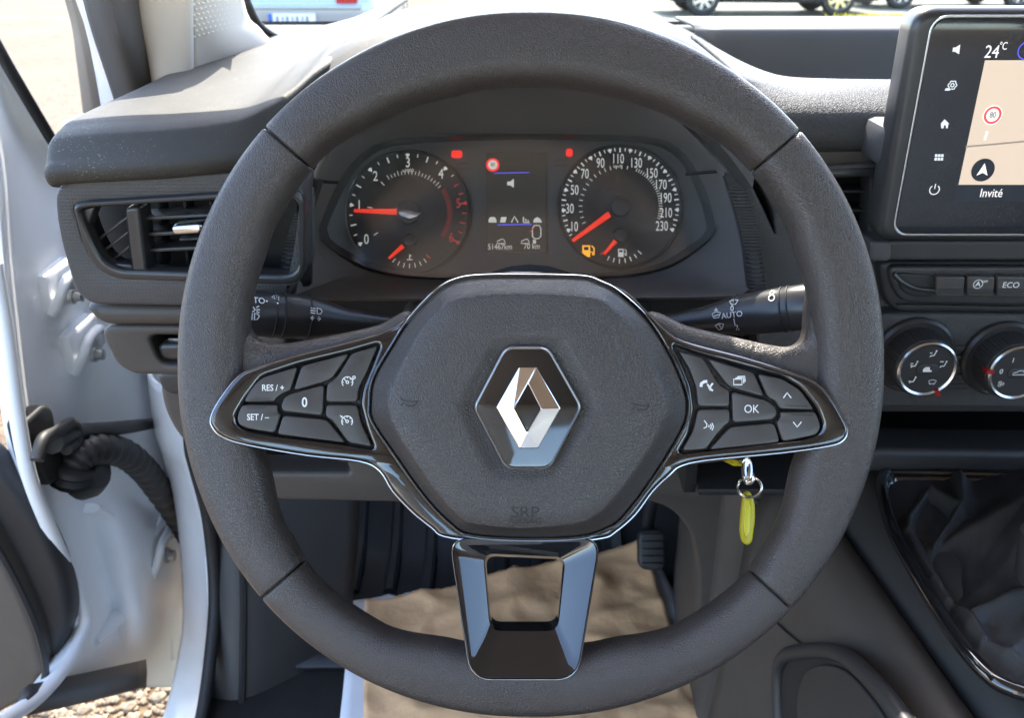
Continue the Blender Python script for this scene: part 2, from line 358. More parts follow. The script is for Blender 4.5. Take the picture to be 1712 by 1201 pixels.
M['carsilver'] = mat('silver_blue_paint', (.34, .38, .42), .3, .4, coat=.6)
M['cardark'] = mat('dark_paint', (.03, .032, .035), .25, .2, coat=.6)
M['carlight'] = mat('light_grey_paint', (.5, .5, .48), .3, .3, coat=.6)
M['carglass'] = mat('car_glass', (.02, .025, .03), .05, coat=.5)
M['taillight'] = mat('tail_light', (.45, .03, .03), .2, coat=.5)
M['plateblue'] = mat('plate_blue', (.02, .09, .42), .5)
def car(label, paint, loc, rz, length=4.1, width=1.78, plate_end=None):
    fr = Fr(loc); fr.M = Matrix.Rotation(rz, 3, 'Z')
    t = thing('parked_car', label, 'car', fr, 'cars parked beyond the windscreen')
    h = length / 2
    side = [(-h, .42), (-h + .03, .30), (-h + .25, .24), (h - .3, .22), (h - .02, .30), (h, .55), (h - .12, .74), (h - 1.0, .90), (-h + .25, .98), (-h + .06, .88), (-h - .02, .62)]
    turn = Matrix(((1, 0, 0), (0, 0, -1), (0, 1, 0)))          # xy outline -> xz outline
    o = plate('body', fil([(a, b, 0) for a, b in side], .12), width / 2, width, paint, t, .09, 4, fn=lambda p: turn @ p)
    top = [(-h + .25, .93), (h - 1.15, .86), (h - 1.75, 1.36), (h - 2.2, 1.45), (-h + .75, 1.44), (-h + .35, 1.28)]
    def taper(p):
        q = turn @ p; k = max(0, (q.z - .9) / .55); q.y *= 1 - .22 * k; return q
    plate('cabin_glass', fil([(a, b, 0) for a, b in top], .1), width / 2 - .09, width - .18, M['carglass'], t, .05, 3, fn=taper)
    plate('roof', fil([(-h + .5, 1.40, 0), (h - 1.95, 1.38, 0), (h - 2.2, 1.455, 0), (-h + .75, 1.45, 0)], .04), width / 2 - .2, width - .4, paint, t, .03, 2, fn=lambda p: turn @ p + Vector((0, 0, .012)))
    for sx in (-h + .75, h - .82):
        for sy in (-1, 1):
            Mx = Matrix.Translation((sx, sy * (width / 2 - .09), .31)) @ Matrix.Rotation(R(90) * -sy, 4, 'X')
            wv = lathe('wheel', [(.10, -.10), (.23, -.10), (.29, -.09), (.31, -.06), (.31, .06), (.29, .09), (.22, .10), (.2, .085)], M['rubber'], t, 36, Mx)
            lathe('rim', [(.205, .07), (.205, .098), (.185, .102), (.18, .06)], M['silver'], wv, 36, Mx)
            v, f = [], []
            for k in range(7):
                a = 2 * math.pi * k / 7; d = Vector((math.cos(a), math.sin(a))); n = Vector((-d.y, d.x)) * .026; b0 = len(v)
                for r_, z_ in ((.02, .10), (.19, .095)):
                    for s_ in (-1, 1): v.append(Mx @ Vector((d.x * r_ + n.x * s_, d.y * r_ + n.y * s_, z_)))
                    for s_ in (-1, 1): v.append(Mx @ Vector((d.x * r_ + n.x * s_, d.y * r_ + n.y * s_, z_ - .03)))
                f += [(b0, b0 + 1, b0 + 5, b0 + 4), (b0, b0 + 4, b0 + 6, b0 + 2), (b0 + 1, b0 + 3, b0 + 7, b0 + 5)]
            mk('wheel_spokes', v, f, M['silver'], wv, False)
    for sy in (-1, 1):
        box('tail_light', -h - .03, sy * (width / 2 - .28) - .12, .66, -h + .1, sy * (width / 2 - .28) + .12, .86, M['taillight'], t, .02)
        box('headlight', h - .16, sy * (width / 2 - .3) - .16, .60, h - .02, sy * (width / 2 - .3) + .16, .73, M['silver'], t, .03)
        box('side_trim', -h + 1.15, sy * width / 2 - .01, .27, h - 1.2, sy * width / 2 + .015, .36, M['black'], t, .01)
    box('lower_bumper', -h - .035, -width / 2 + .2, .27, -h + .15, width / 2 - .2, .43, M['plasticd'], t, .03)
    box('lower_bumper', h - .2, -width / 2 + .2, .25, h + .01, width / 2 - .2, .36, M['plasticd'], t, .03)
    box('bumper_step', -h - .06, -width / 2 + .12, .60, -h + .1, width / 2 - .12, .65, paint, t, .02)
    pl = box('number_plate', -h - .055, -.26, .455, -h - .02, .26, .565, M['paper'], t, .004)
    box('plate_band', -h - .060, .215, .456, -h - .03, .259, .564, M['plateblue'], pl, .001)
    for k in range(7): box('plate_mark', -h - .058, .15 - k * .055, .485, -h - .03, .175 - k * .055 - (k % 2) * .01, .535, M['ink'], pl, .001)
    return t
a = PT(490, 30, 10.0)
car('silver blue car with its rear number plate towards the van', M['carsilver'], (a.x, a.y + 2.05, 0), R(90))
a = PZ(1290, 27, -1.3) + Vector((0, .9, 0))
car('dark parked car seen side on with light alloy wheels', M['cardark'], (a.x, a.y, 0), 0)
a = PT(1570, 10, 19.5)
car('pale grey car parked at far right behind the touchscreen', M['carlight'], (a.x, a.y, 0), R(4))
M['weed'] = mat('yellow_weeds', (.60, .50, .03), .8, var=.3, vscale=8)
def weeds():
    v, f = [], []
    for cx, cy in ((1440, 24), (1520, 20), (1455, 27), (1500, 23)):
        g = PT(cx, cy, 15.5)
        for i in range(260):
            x = g.x + random.gauss(0, .22); y = g.y + random.gauss(0, .35); hh = random.uniform(.04, .16); b0 = len(v); q = random.uniform(0, 3.14)
            dx, dy = math.cos(q) * .03, math.sin(q) * .03
            v += [(x - dx, y - dy, 0), (x + dx, y + dy, 0), (x + random.gauss(0, .04), y + random.gauss(0, .04), hh)]; f.append((b0, b0 + 1, b0 + 2))
    return mk('weeds', v, f, M['weed'], smooth=False)
tag(weeds(), kind='stuff')

# ================================================================== van body round the driver
FB = Fr(W(-.36, .8, -.82))
body = thing('door_sill', 'white painted door opening flange of the van beside the footwell', 'door sill', FB)
lft = [(262, 640), (275, 740), (287, 780), (305, 850), (317, 938), (322, 1053), (316, 1113), (298, 1201), (270, 1290)]
rgt = [(310, 640), (312, 740), (320, 780), (342, 868), (353, 990), (346, 1096), (331, 1201), (305, 1290)]
rows = []
for (a, b), (c, d) in zip(lft, [(310, 640), (312, 740), (320, 780), (342, 868), (350, 938), (353, 1050), (346, 1113), (331, 1201), (305, 1290)]):
    l = PX(a, b, -.385); r = PX(c, d, -.345); mid = (l + r) / 2 + Vector((.010, -.012, 0))
    rows.append([l + Vector((-.02, .03, 0)), l, mid, r, r + Vector((.004, .03, 0))])
patch('flange', rows, M['whitebody'], body, FB, 3, 5, .004)
sealp = cat([FB.L(PX(c + 6, d, -.338)) for c, d in rgt], 5, False)
tube('rubber_seal', sealp, .0075, M['rubber'], body, 8)
FK = Fr(W(-.33, .8, -.76))
kick = thing('kick_panel', 'dark trim panel beside the driver footwell next to the white sill', 'trim panel', FK)
krows = []
for y_, xs in ((740, (318, 380, 470, 600)), (870, (344, 397, 480, 600)), (990, (356, 405, 490, 590)), (1096, (350, 405, 490, 585)), (1200, (336, 402, 480, 580)), (1300, (310, 390, 470, 580))):
    krows.append([PT(x, y_, k) for x, k in zip(xs, (1.025, 1.02, 1.05, 1.10))])
patch('panel', krows, M['plasticd'], kick, FK, 4, 5, .004)
tube('panel_groove', cat([FK.L(PT(x, y_, 1.016)) for x, y_ in ((398, 830), (406, 960), (406, 1090), (402, 1210), (390, 1290))], 5, False), .004, M['black'], kick, 6)

# floor, mats, pedals
fl = mk('floor', [W(-.345, -.9, -.78), W(1.1, -.9, -.78), W(1.1, 1.0, -.78), W(1.1, 1.28, -.50), W(1.1, 1.30, -.1), W(-.345, 1.30, -.1), W(-.345, 1.28, -.5), W(-.345, 1.0, -.78)], [(0, 1, 2, 7), (7, 2, 3, 6), (6, 3, 4, 5)], M['carpet'], smooth=False)
tag(fl, kind='structure')
FM = Fr(W(0, 1.0, -.775))
rm = thing('floor_mat', 'black ribbed rubber mat sloping up the footwell behind the wheel', 'floor mat', FM)
base = [W(-.27, .86, -.770), W(.15, .86, -.770), W(.15, 1.005, -.765), W(.15, 1.20, -.565), W(-.27, 1.20, -.565), W(-.27, 1.005, -.765)]
patch('mat_base', [[W(-.27, y_, z_), W(-.06, y_, z_), W(.15, y_, z_)] for y_, z_ in ((.80, -.772), (.95, -.772), (1.02, -.750), (1.1, -.665), (1.2, -.56))], M['mat'], rm, FM, 4, 5, .006)
for k in range(9):
    x = -.255 + k * .048
    tube('mat_rib', cat([FM.L(W(x, y_, z_)) for y_, z_ in ((.93, -.768), (.99, -.758), (1.03, -.738), (1.1, -.662), (1.18, -.578))], 4, False), .008, M['mat'], rm, 6)
def sheet(name, pts, z, m, label, cat_, amp=.004, nx=36, ny=30):
    """a loose paper sheet lying on the floor: quad of floor points, creased"""
    a, b, c, d = pts; v, f = [], []; fr = Fr(W(0, .8, z))
    for j in range(ny + 1):
        for i in range(nx + 1):
            u, q = i / nx, j / ny; p = (a * (1 - u) + b * u) * (1 - q) + (d * (1 - u) + c * u) * q
            h = noise.noise(Vector((p.x * 9, p.y * 7, z * 50))) * amp * .7 + (.5 - abs(noise.noise(Vector((p.x * 11 + 3, p.y * 17, 1))))) * amp * 1.3 + (.5 - abs(noise.noise(Vector((p.x * 26 + 9, p.y * 21 + 4, 2))))) * amp * .7
            e = .006 * noise.noise(Vector((u * 40, 0, 5))) if j == ny else 0
            v.append(fr.L(Vector((p.x, p.y + e, CAM.z + z + .002 + max(h, 0)))))
    f = [(j * (nx + 1) + i, j * (nx + 1) + i + 1, (j + 1) * (nx + 1) + i + 1, (j + 1) * (nx + 1) + i) for j in range(ny) for i in range(nx)]
    o = mk(name, v, f, m, None, True, 60); o.location = fr.o; o.modifiers.new('s', 'SOLIDIFY').thickness = .0008
    tag(o, label, cat_); return o
zf = -.758
def pz(x, y_): return PZ(x, y_, zf)
wp = sheet('paper_mat', [pz(556, 1330), pz(1298, 1330), pz(1098, 940), pz(590, 1010)], zf, M['paper'], 'white printed paper mat lying under the brown kraft sheet', 'paper mat', .003)
sheet('kraft_sheet', [pz(608, 1330), pz(1220, 1330), pz(1072, 925), pz(612, 1024)], zf + .010, M['kraft'], 'brown kraft paper sheet spread on the driver floor', 'paper sheet', .011, 70, 60)
fi = wp.location
for k, (x, y_, s_) in enumerate(((1160, 1120, 'xxk'), (1172, 1150, 'zno'), (1182, 1175, 'oxa'))):
    pass
for i in range(9):
    q0 = PZ(1158 + i * 3.2, 1118 + i * 9, zf + .006); q1 = PZ(1172 + i * 3.2 + (i % 3) * 3, 1124 + i * 9, zf + .006)
    strokes('ink_mark', [[(q0 - fi)[:2], ((q0 + q1) / 2 - fi + Vector((0, .004 * (i % 2), 0)))[:2], (q1 - fi)[:2]]], .0035, (q0 - fi).z, M['ink'], wp)
def pedal(label, px, py, Y, wdt, hgt):
    o = PY(px, py, Y); fr = Fr(o, 62); t = thing('pedal', label, 'pedal', fr, 'pedals in the driver footwell')
    pd = plate('pad', fil(rect(-wdt / 2, -hgt / 2, wdt / 2, hgt / 2), .012), .012, .02, M['rubber'], t, .004)
    for k in range(5): box('pad_rib', -wdt * .4, -hgt * .38 + k * hgt * .18, .011, wdt * .4, -hgt * .38 + k * hgt * .18 + hgt * .07, .0155, M['rubber'], pd, .001)
    tube('arm', cat([(0, hgt * .2, 0), (0, hgt * .6, -.02), (.01, hgt * 1.6, -.03), (.01, hgt * 3.2, .02)], 5, False), .008, M['black'], t, 8)
pedal('brake pedal with dark rubber pad hanging right of the wheel hub', 1088, 918, .93, .034, .05)
pedal('clutch pedal half hidden in the dark behind the lower spoke', 835, 950, 1.0, .055, .05)

# roof lining and added shading visor above the driver, windscreen
FR_ = Fr(W(.3, .2, .40))
rl = thing('roof_lining', 'pale roof lining above the driver seat reaching the windscreen header', 'roof', FR_)
box('panel', -.66, -1.05, 0, .80, .40, .03, M['lining'], rl, .01)
FV = Fr(W(-.10, .60, .36), 93)
sv = thing('added_visor', 'unseen pale visor added folded down to shade the steering wheel', 'sun visor', FV)  # out of view; placed and folded to keep sun off the wheel
plate('flap', fil(rect(-.26, -.362, .212, .02), .03), .01, .02, M['lining'], sv, .006)
FG = Fr(W(.3, 1.08, -.085))
wsn = thing('windscreen', 'clear windscreen glass with black border above the dashboard', 'windscreen', FG)
gv = [[FG.L(W(x, 1.08 - .06 * ((x - .3) / .7) ** 2, -.085)) for x in (-.27, -.1, .1, .3, .5, .7, .9)], [FG.L(W(x * 1.0, .62 - .05 * ((x - .3) / .7) ** 2, .41)) for x in (-.24, -.1, .1, .3, .5, .7, .88)]]
v, f = grid_mesh(gv, 4, 8); mk('pane', v, f, M['wind'], wsn, True, 60)
tube('black_border', cat([FG.L(PT(x, y_, t_)) for x, y_, t_ in ((392, -60, .86), (412, 0, .87), (440, 48, .9), (500, 74, .94), (600, 72, .97), (720, 40, 1.0))], 6, False), .004, M['black'], wsn, 8)

FBo = Fr(W(.25, 1.5, -.30))
bo = thing('bonnet', 'white van bonnet sloping away below the windscreen', 'bonnet', FBo)
patch('panel', [[W(x, y_, z_ - .05 * ((x - .25) / .75) ** 2) for x in (-.49, -.2, .25, .7, .99)] for y_, z_ in ((1.14, -.13), (1.35, -.17), (1.6, -.23), (1.85, -.33), (1.93, -.48), (1.95, -.75))], M['white'], bo, FBo, 4, 4, .004)
patch('wing', [[W(x, y_, z_) for y_ in (1.0, 1.2, 1.6, 1.93)] for x, z_ in ((-.49, -.18), (-.495, -.3), (-.495, -.5))], M['white'], bo, FBo, 3, 3, .004)
FBh = Fr(W(.35, -.85, -.78))
bh = thing('bulkhead', 'pale cargo bulkhead with a window behind the seats of the van', 'bulkhead', FBh)
box('panel', -.85, -.01, 0, .85, .01, .60, M['lining'], bh, .004)
box('upper_panel', -.85, -.01, .90, .85, .01, 1.2, M['lining'], bh, .004)
for xa, xb in ((-.85, -.50), (.45, .85)): box('window_post', xa, -.01, .60, xb, .01, .90, M['lining'], bh, .002)
mk('bulkhead_window', [(-.5, 0, .6), (.45, 0, .6), (.45, 0, .9), (-.5, 0, .9)], [(0, 1, 2, 3)], M['wind'], bh, False)
FRd = Fr(W(1.08, .2, -.80))
rd = thing('passenger_door', 'closed passenger door with clear side window', 'door', FRd)
box('door_panel', 0, -1.05, 0, .05, .85, .62, M['card'], rd, .01)
box('door_post', 0, -1.05, .62, .05, -.70, 1.2, M['lining'], rd, .01)
mk('side_window', [(.02, -.70, .62), (.02, .85, .62), (.02, .40, 1.2), (.02, -.70, 1.2)], [(0, 1, 2, 3)], M['wind'], rd, False)
# left A-pillar trims
FP = Fr(W(-.27, .76, -.10))
pt = thing('pillar_trim', 'pale grey pillar trim with perforated speaker grille at windscreen corner', 'pillar trim', FP)
def P2(x, y_, Y): return FP.L(PY(x, y_, Y))
patch('trim_panel', [[PY(190, -260, .74), PY(235, -260, .735), PY(312, -260, .74), PY(322, -260, .75)],
                     [PY(222, 0, .755), PY(240, 0, .742), PY(308, 0, .742), PY(319, 0, .752)],
                     [PY(258, 140, .765), PY(270, 137, .750), PY(312, 130, .750), PY(320, 126, .765)]], M['pillar'], pt, FP, 5, 6, .004)
patch('grille_panel', [[PY(320, -260, .75), PY(345, -260, .77), PY(375, -260, .83)], [PY(318, 0, .752), PY(360, 0, .785), PY(404, 0, .86)],
                       [PY(319, 70, .76), PY(372, 70, .80), PY(432, 48, .885)], [PY(320, 128, .765), PY(390, 105, .83), PY(463, 80, .90)]], M['pillar'], pt, FP, 5, 5, .004)
from mathutils.bvhtree import BVHTree
gpan = [o_ for o_ in pt.children if o_.name.startswith('grille_panel')][0]
gb = BVHTree.FromPolygons([v_.co for v_ in gpan.data.vertices], [p_.vertices for p_ in gpan.data.polygons])
def onpanel(px, py, lift):
    d = ray(px, py).normalized(); h = gb.ray_cast(FP.L(CAM), d)[0]
    return (h if h else FP.L(PY(px, py, .78))) - d * lift
v, f = [], []; bm = bmesh.new(); bmesh.ops.create_icosphere(bm, subdivisions=1, radius=1); bv = [p.co.copy() for p in bm.verts]; bf = [[q.index for q in p.verts] for p in bm.faces]; bm.free()
def gpx(u, q): return 318 + 73 * u + 3 * q, -110 + 172 * q - 20 * u * q
for j in range(20):
    for i in range(10):
        q = j / 19; u = (i + (.5 if j % 2 else 0)) / 9.6; c = onpanel(*gpx(u, q), .0035); b0 = len(v)
        for p in bv: v.append(c + Vector((p.x * .0013, p.y * .0012, p.z * .0010)))
        f += [tuple(b0 + k for k in t) for t in bf]
sgm = mat('grille_beads', (.62, .60, .54), .5); sg = mk('speaker_grille', v, f, sgm, pt); sg['kind'] = 'stuff'
gv = [[onpanel(*gpx(u, q), .0025) for u in (-.03, .2, .4, .6, .8, 1.03)] for q in (-.02, .2, .4, .6, .8, 1.02)]
v, f = grid_mesh(gv, 2, 2); mk('speaker_backing', v, f, mat('grille_ground', (.22, .21, .19), .7), pt)
FP2 = Fr(W(-.33, .75, -.12))
pb = thing('door_pillar', 'dark sealed body pillar with white edge at the open door', 'pillar', FP2)
patch('seal_trim', [[PY(88, -260, .735), PY(120, -260, .70), PY(200, -260, .73)], [PY(143, 0, .74), PY(185, 0, .715), PY(232, 0, .745)], [PY(176, 110, .76), PY(212, 100, .73), PY(252, 100, .76)], [PY(205, 200, .80), PY(235, 190, .77), PY(268, 170, .79)]], M['pillard'], pb, FP2, 5, 5, .004)
patch('white_edge', [[PY(60, -260, .80), PY(95, -260, .79)], [PY(136, 0, .80), PY(148, 0, .79)], [PY(160, 100, .81), PY(178, 100, .80)], [PY(178, 210, .83), PY(212, 200, .82)]], M['whitebody'], pb, FP2, 5, 5, .006)
patch('rubber_edge', [[PY(40, -260, .86), PY(74, -260, .82)], [PY(124, 0, .86), PY(139, 0, .82)], [PY(148, 110, .86), PY(164, 110, .83)], [PY(165, 215, .88), PY(184, 210, .84)]], M['seal'], pb, FP2, 5, 5, .006)
patch('glass_channel', [[PY(20, -260, .92), PY(52, -260, .88)], [PY(114, 0, .92), PY(127, 0, .88)], [PY(134, 110, .92), PY(150, 110, .88)], [PY(148, 230, .94), PY(168, 225, .90)]], M['card'], pb, FP2, 5, 5, .006)

patch('hinge_face', [[W(x, y_, z_) for x, y_ in ((-.462 + e_, 1.10), (-.460 + e_, 1.035), (-.45 + e_, 1.028), (-.41 + e_ * .5, 1.034), (-.37, 1.02), (-.335, 1.03))] for z_, e_ in ((-.06, .0), (-.25, 0), (-.40, .004), (-.55, .0), (-.70, .004), (-.83, .02))], M['whitebody'], pb, FP2, 4, 5, .004)
tube('pillar_beam', cat([FP2.L(W(-.315, .80, -.10)), FP2.L(W(-.312, .70, .12)), FP2.L(W(-.29, .50, .42))], 6, False), .032, M['whitebody'], pb, 12)
# ================================================================== open driver door
FDR = Fr(W(-.46, .72, -.80))
door = thing('open_door', 'open white van door showing its painted hinge edge', 'door', FDR)
rows_px = [(-200, (-230, -200, -180, -165, -155, -150)), (-50, (-150, -112, -95, -82, -72, -68)), (80, (-95, -62, -40, -22, -10, -2)), (260, (-45, -15, 5, 35, 72, 101)), (420, (-22, 2, 20, 62, 130, 260)),
           (560, (-8, 16, 36, 82, 165, 330)), (700, (8, 34, 56, 112, 195, 330)), (800, (30, 54, 76, 122, 205, 330)), (900, (70, 92, 114, 152, 218, 326)),
           (980, (104, 126, 146, 178, 228, 323)), (1045, (112, 138, 156, 192, 236, 322)), (1112, (82, 110, 142, 192, 240, 320)), (1150, (55, 84, 130, 172, 238, 318))]
XS = (-.470, -.445, -.468, -.482, -.474, -.466)
rows = []
for k, (y_, xs) in enumerate(rows_px):
    r_ = []
    for i, x in enumerate(xs):
        X = XS[i]
        if 400 < y_ < 720 and i == 3: X += .012
        if 820 < y_ < 1060 and i == 4: X += .020
        r_.append(PX(min(x, 840), y_, X))
    rows.append(r_)
patch('shell', rows, M['white'], door, FDR, 6, 5, .004)
tube('weather_strip', cat([FDR.L(PX(x, y_, -.452)) for x, y_ in ((-160, -215), (-68, -45), (-1, 84), (50, 172), (101, 259), (112, 290))], 5, False), .0055, M['seal'], door, 8)
FDW = Fr(W(-.6, .70, -.8), 90)
def dl(pts, Y): return [FDR.L(PY(x, y_, Y)) for x, y_ in pts]
def wallplate(name, pts, Y, th, m, parent, fr, bev=.004, r=.02, holes=()):
    """slab facing the driver (normal -y) at distance Y, outline given by sight lines"""
    f90 = Fr(fr.o, 90); off = -(Y - (fr.o - CAM).y)
    outs = [fil(f90.ps(pts, off), r)] + [fil(f90.ps(h, off), hr) for h, hr in holes]
    B = fr.inv @ f90.M
    return plate(name, outs, off, th, m, parent, bev, 3, fn=lambda p: B @ p)
wallplate('card_edge', [(-400, 640), (-30, 745), (30, 826), (78, 900), (112, 982), (119, 1045), (102, 1090), (70, 1152), (-100, 1225), (-400, 1300)], .70, .03, M['plasticd'], door, FDR, .01, .05)
wallplate('door_card', [(-400, 740), (-40, 860), (0, 931), (35, 997), (63, 1067), (72, 1124), (60, 1162), (0, 1196), (-100, 1240), (-400, 1330)], .68, .03, M['card'], door, FDR, .008, .04)
tube('card_seal', cat(dl([(-80, 790), (0, 925), (38, 997), (66, 1067), (76, 1124), (66, 1160)], .668), 5, False), .0035, M['seal'], door, 6)
patch('bottom_seal', [[PX(40, 1152, -.45), PX(140, 1130, -.448), PX(238, 1107, -.448)], [PX(38, 1172, -.444), PX(140, 1149, -.442), PX(239, 1127, -.442)], [PX(34, 1194, -.45), PX(140, 1171, -.448), PX(239, 1147, -.448)]], M['plasticd'], door, FDR, 4, 4, .010)
tube('door_lip', cat([FDR.L(PX(x, y_, -.442)) for x, y_ in ((-10, 440), (10, 560), (28, 690), (50, 800), (92, 905), (128, 985), (142, 1040), (118, 1100), (84, 1146), (40, 1184), (-60, 1240))], 6, False), .007, M['white'], door, 10)
tube('panel_swage', cat([FDR.L(PX(x, y_, -.474)) for x, y_ in ((150, 850), (190, 880), (206, 940), (214, 1000), (190, 1040), (150, 1075))], 6, False), .012, M['white'], door, 10, .5)
tube('panel_swage', cat([FDR.L(PX(x, y_, -.470)) for x, y_ in ((272, 955), (268, 1000), (270, 1050), (285, 1100))], 6, False), .011, M['white'], door, 10, .6)
def hinge(px, py, s, X):
    o = PX(px, py, X); c = FDR.L(o)
    h = tube('hinge', cat([c + Vector((0, -.030 * s, -.020 * s)), c + Vector((.012, -.030 * s, .004)), c + Vector((.016, -.018 * s, .022 * s)), c + Vector((.016, .012 * s, .024 * s)), c + Vector((.012, .03 * s, .015 * s)), c + Vector((.004, .04 * s, -.006))], 5, False), .0055, M['white'], door, 8)
    Mx = Matrix.Translation(c + Vector((.012, -.004, -.004))) @ Matrix.Rotation(R(90), 4, 'Y')
    lathe('hinge_bolt', [(.010 * s, 0), (.010 * s, .004), (.007 * s, .0045), (.007 * s, .012), (.003 * s, .0125)], M['zinc'], h, 12, Mx)
    bx = c + Vector((0, 0, .006)); box('hinge_leaf', bx.x - .012, bx.y - .035 * s, bx.z - .03 * s, bx.x + .004, bx.y + .05 * s, bx.z + .028 * s, M['white'], h, .005)
hinge(100, 488, .75, -.462); hinge(138, 585, .8, -.462); hinge(262, 922, 1.0, -.458)

FS_ = Fr(PX(75, 740, -.45))
st = thing('door_strap', 'black door check strap running from door grommet to the dash', 'door strap', FS_)
plate_pts = [(32, 705), (66, 675), (80, 685), (84, 720), (100, 745), (92, 800), (72, 815), (48, 770)]
fy = Fr(FS_.o, M=Matrix(((0, 0, 1), (1, 0, 0), (0, 1, 0))))   # local z -> world +x
plate('grommet', fil(fy.ps(plate_pts, .006), .008), .012, .02, M['rubber'], st, .004, 3, fn=lambda p: FS_.inv @ (fy.M @ p))
def sx_(pts, X): return [FS_.L(PX(x, y_, X)) for x, y_ in pts]
tube('strap_arm', cat(sx_([(85, 742), (115, 726), (140, 722)], -.43) + sx_([(200, 716), (250, 709), (292, 703)], -.415), 5, False), lambda t: .012 - .006 * t, M['rubber'], st, 8, .9, (0, 0, 1))
tube('strap_loop', cat(sx_([(62, 770), (72, 735), (96, 722), (118, 708), (128, 718), (126, 740), (110, 752)], -.425), 5, False), .006, M['rubber'], st, 8)
FH_ = Fr(PX(140, 770, -.43))
hb = thing('wiring_boot', 'black corrugated rubber wiring boot between door and pillar', 'wiring boot', FH_)
pth = cat([FH_.L(PX(x, y_, X)) for x, y_, X in ((118, 800, -.44), (128, 770, -.43), (160, 752, -.42), (205, 758, -.415), (240, 785, -.415), (268, 822, -.42), (300, 870, -.43), (318, 900, -.43))], 14, False)
loft('boot', tube_loops(pth, lambda t: (.0148 if t > .12 else .021) * (1 + .10 * math.sin(t * 150)), 14), M['rubber'], hb, True, True, True, 60)
lathe('boot_collar', [(.012, -.012), (.030, -.01), (.030, .002), (.024, .012), (.012, .014)], M['rubber'], hb, 20, Matrix.Translation(FH_.L(PX(143, 785, -.435))) @ Matrix.Rotation(R(70), 4, 'Y'))

# ================================================================== dashboard
FDa = Fr(W(0, .62, -.25))
dash = thing('dashboard', 'dark grey moulded van dashboard with hooded binnacle and open tray', 'dashboard', FDa)
def prof_rows(cols, fr):
    """cols: [(x, [(y,z)...])]; returns control rows"""
    n = len(cols[0][1]); return [[W(x - (.045 * (pr[k][0] - .53) if x < -.25 else 0), pr[k][0], pr[k][1]) for x, pr in cols] for k in range(n)]
def pad_col(x, yc, zc, zf, far, yl=.503):
    return (x, [(.98, far), (.82, far - .002), (.68, (far + zc) / 2), (yc + .035, zc + .003), (yc + .010, zc + .0004), (yc - .0015, zc - .0022), (yc * .72 + yl * .28 - .001, zc * .76 + zf * .24), (yc * .30 + yl * .70, zc * .36 + zf * .64), (yl + .001, zf + .004), (yl + .0005, zf), (yl + .004, zf - .0045), (yl + .012, zf - .007)])
cols = [pad_col(-.2725, .537, -.1120, -.1270, -.108, .523), pad_col(-.270, .537, -.1055, -.1250, -.101, .520), pad_col(-.262, .536, -.1028, -.1235, -.095, .519), pad_col(-.235, .535, -.1005, -.1220, -.089, .519), pad_col(-.203, .538, -.0990, -.1205, -.083, .520),
        pad_col(-.165, .546, -.0955, -.1180, -.074, .528), pad_col(-.148, .556, -.0900, -.1170, -.068, .540), pad_col(-.136, .572, -.0840, -.1130, -.063, .562), pad_col(-.124, .602, -.0740, -.0980, -.058, .598), pad_col(-.105, .645, -.0650, -.085, -.054, .640)]
patch('top_pad', prof_rows(cols, FDa), M['pad'], dash, FDa, 5, 5, .003)
# binnacle hood
def arch(y_, top, wd, hh, lean=0.0, n=44, x0=.004, e=3.0):
    out = []
    for i in range(n + 1):
        q = -1 + 2 * i / n; x = wd * q; z = top - hh * abs(q) ** e
        out.append(FDa.L(W(x0 + x, y_ - lean * abs(q) ** 1.6, z)))
    return out
HL = [arch(.630, -.079, .142, .064, .05), arch(.616, -.078, .145, .066, .05), arch(.613, -.074, .148, .068, .052), arch(.622, -.064, .151, .066, .053), arch(.637, -.0525, .155, .060, .055), arch(.649, -.0465, .159, .056, .055), arch(.661, -.0440, .162, .054, .05), arch(.69, -.0425, .166, .056, .04), arch(.73, -.0415, .172, .060, .02),
      arch(.80, -.044, .182, .060), arch(.90, -.052, .20, .050), arch(1.0, -.066, .22, .035)]
loft('binnacle_hood', HL, M['pad'], dash, False, ang=60)
# right of the binnacle: pad strip, tray
def strip_col(x, yb, dz=0.0): return (x, [(yb + .012, -.150), (yb + .004, -.100 + dz), (yb, -.0905 + dz), (yb - .010, -.0895 + dz), (min(.64, yb - .02), -.091 + dz * .6), (.622, -.095 + dz * .4), (.609, -.103), (.604, -.114), (.603, -.122), (.608, -.128), (.622, -.130)])
cols = [strip_col(*q) for q in ((.150, .790, .016), (.160, .745, .011), (.170, .708, .006), (.182, .682, .002), (.196, .666), (.225, .656), (.27, .652), (.40, .652), (.75, .652))]
patch('passenger_pad', prof_rows(cols, FDa), M['padr'], dash, FDa, 5, 5, .003)
patch('pad_underside', [[W(x, y_, z_) for x in (.178, .3, .5, .75)] for y_, z_ in ((.606, -.1285), (.607, -.136), (.611, -.141), (.64, -.143))], M['plastic'], dash, FDa, 3, 4, .003)
patch('tray', [[W(x, y_, z_) for x in (.180, .3, .5, .75)] for y_, z_ in ((.64, -.150), (.70, -.155), (.86, -.150), (.925, -.142), (.932, -.128), (.934, -.10), (.936, -.084), (.942, -.079), (.96, -.077), (1.06, -.078))], M['tray'], dash, FDa, 3, 5, .003)
patch('cowl', [[W(x, y_, z_) for x in (-.29, 0, .3, .6, .9)] for y_, z_ in ((.95, -.09), (1.02, -.0885), (1.12, -.10), (1.13, -.2))], M['black'], dash, FDa, 3, 4, .003)
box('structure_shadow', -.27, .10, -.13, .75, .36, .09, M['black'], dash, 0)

def dplate(name, pts, Y, th, m, parent=dash, bev=.002, r=.006, holes=(), fr=FDa): return wallplate(name, pts, Y, th, m, parent, fr, bev, r, holes)
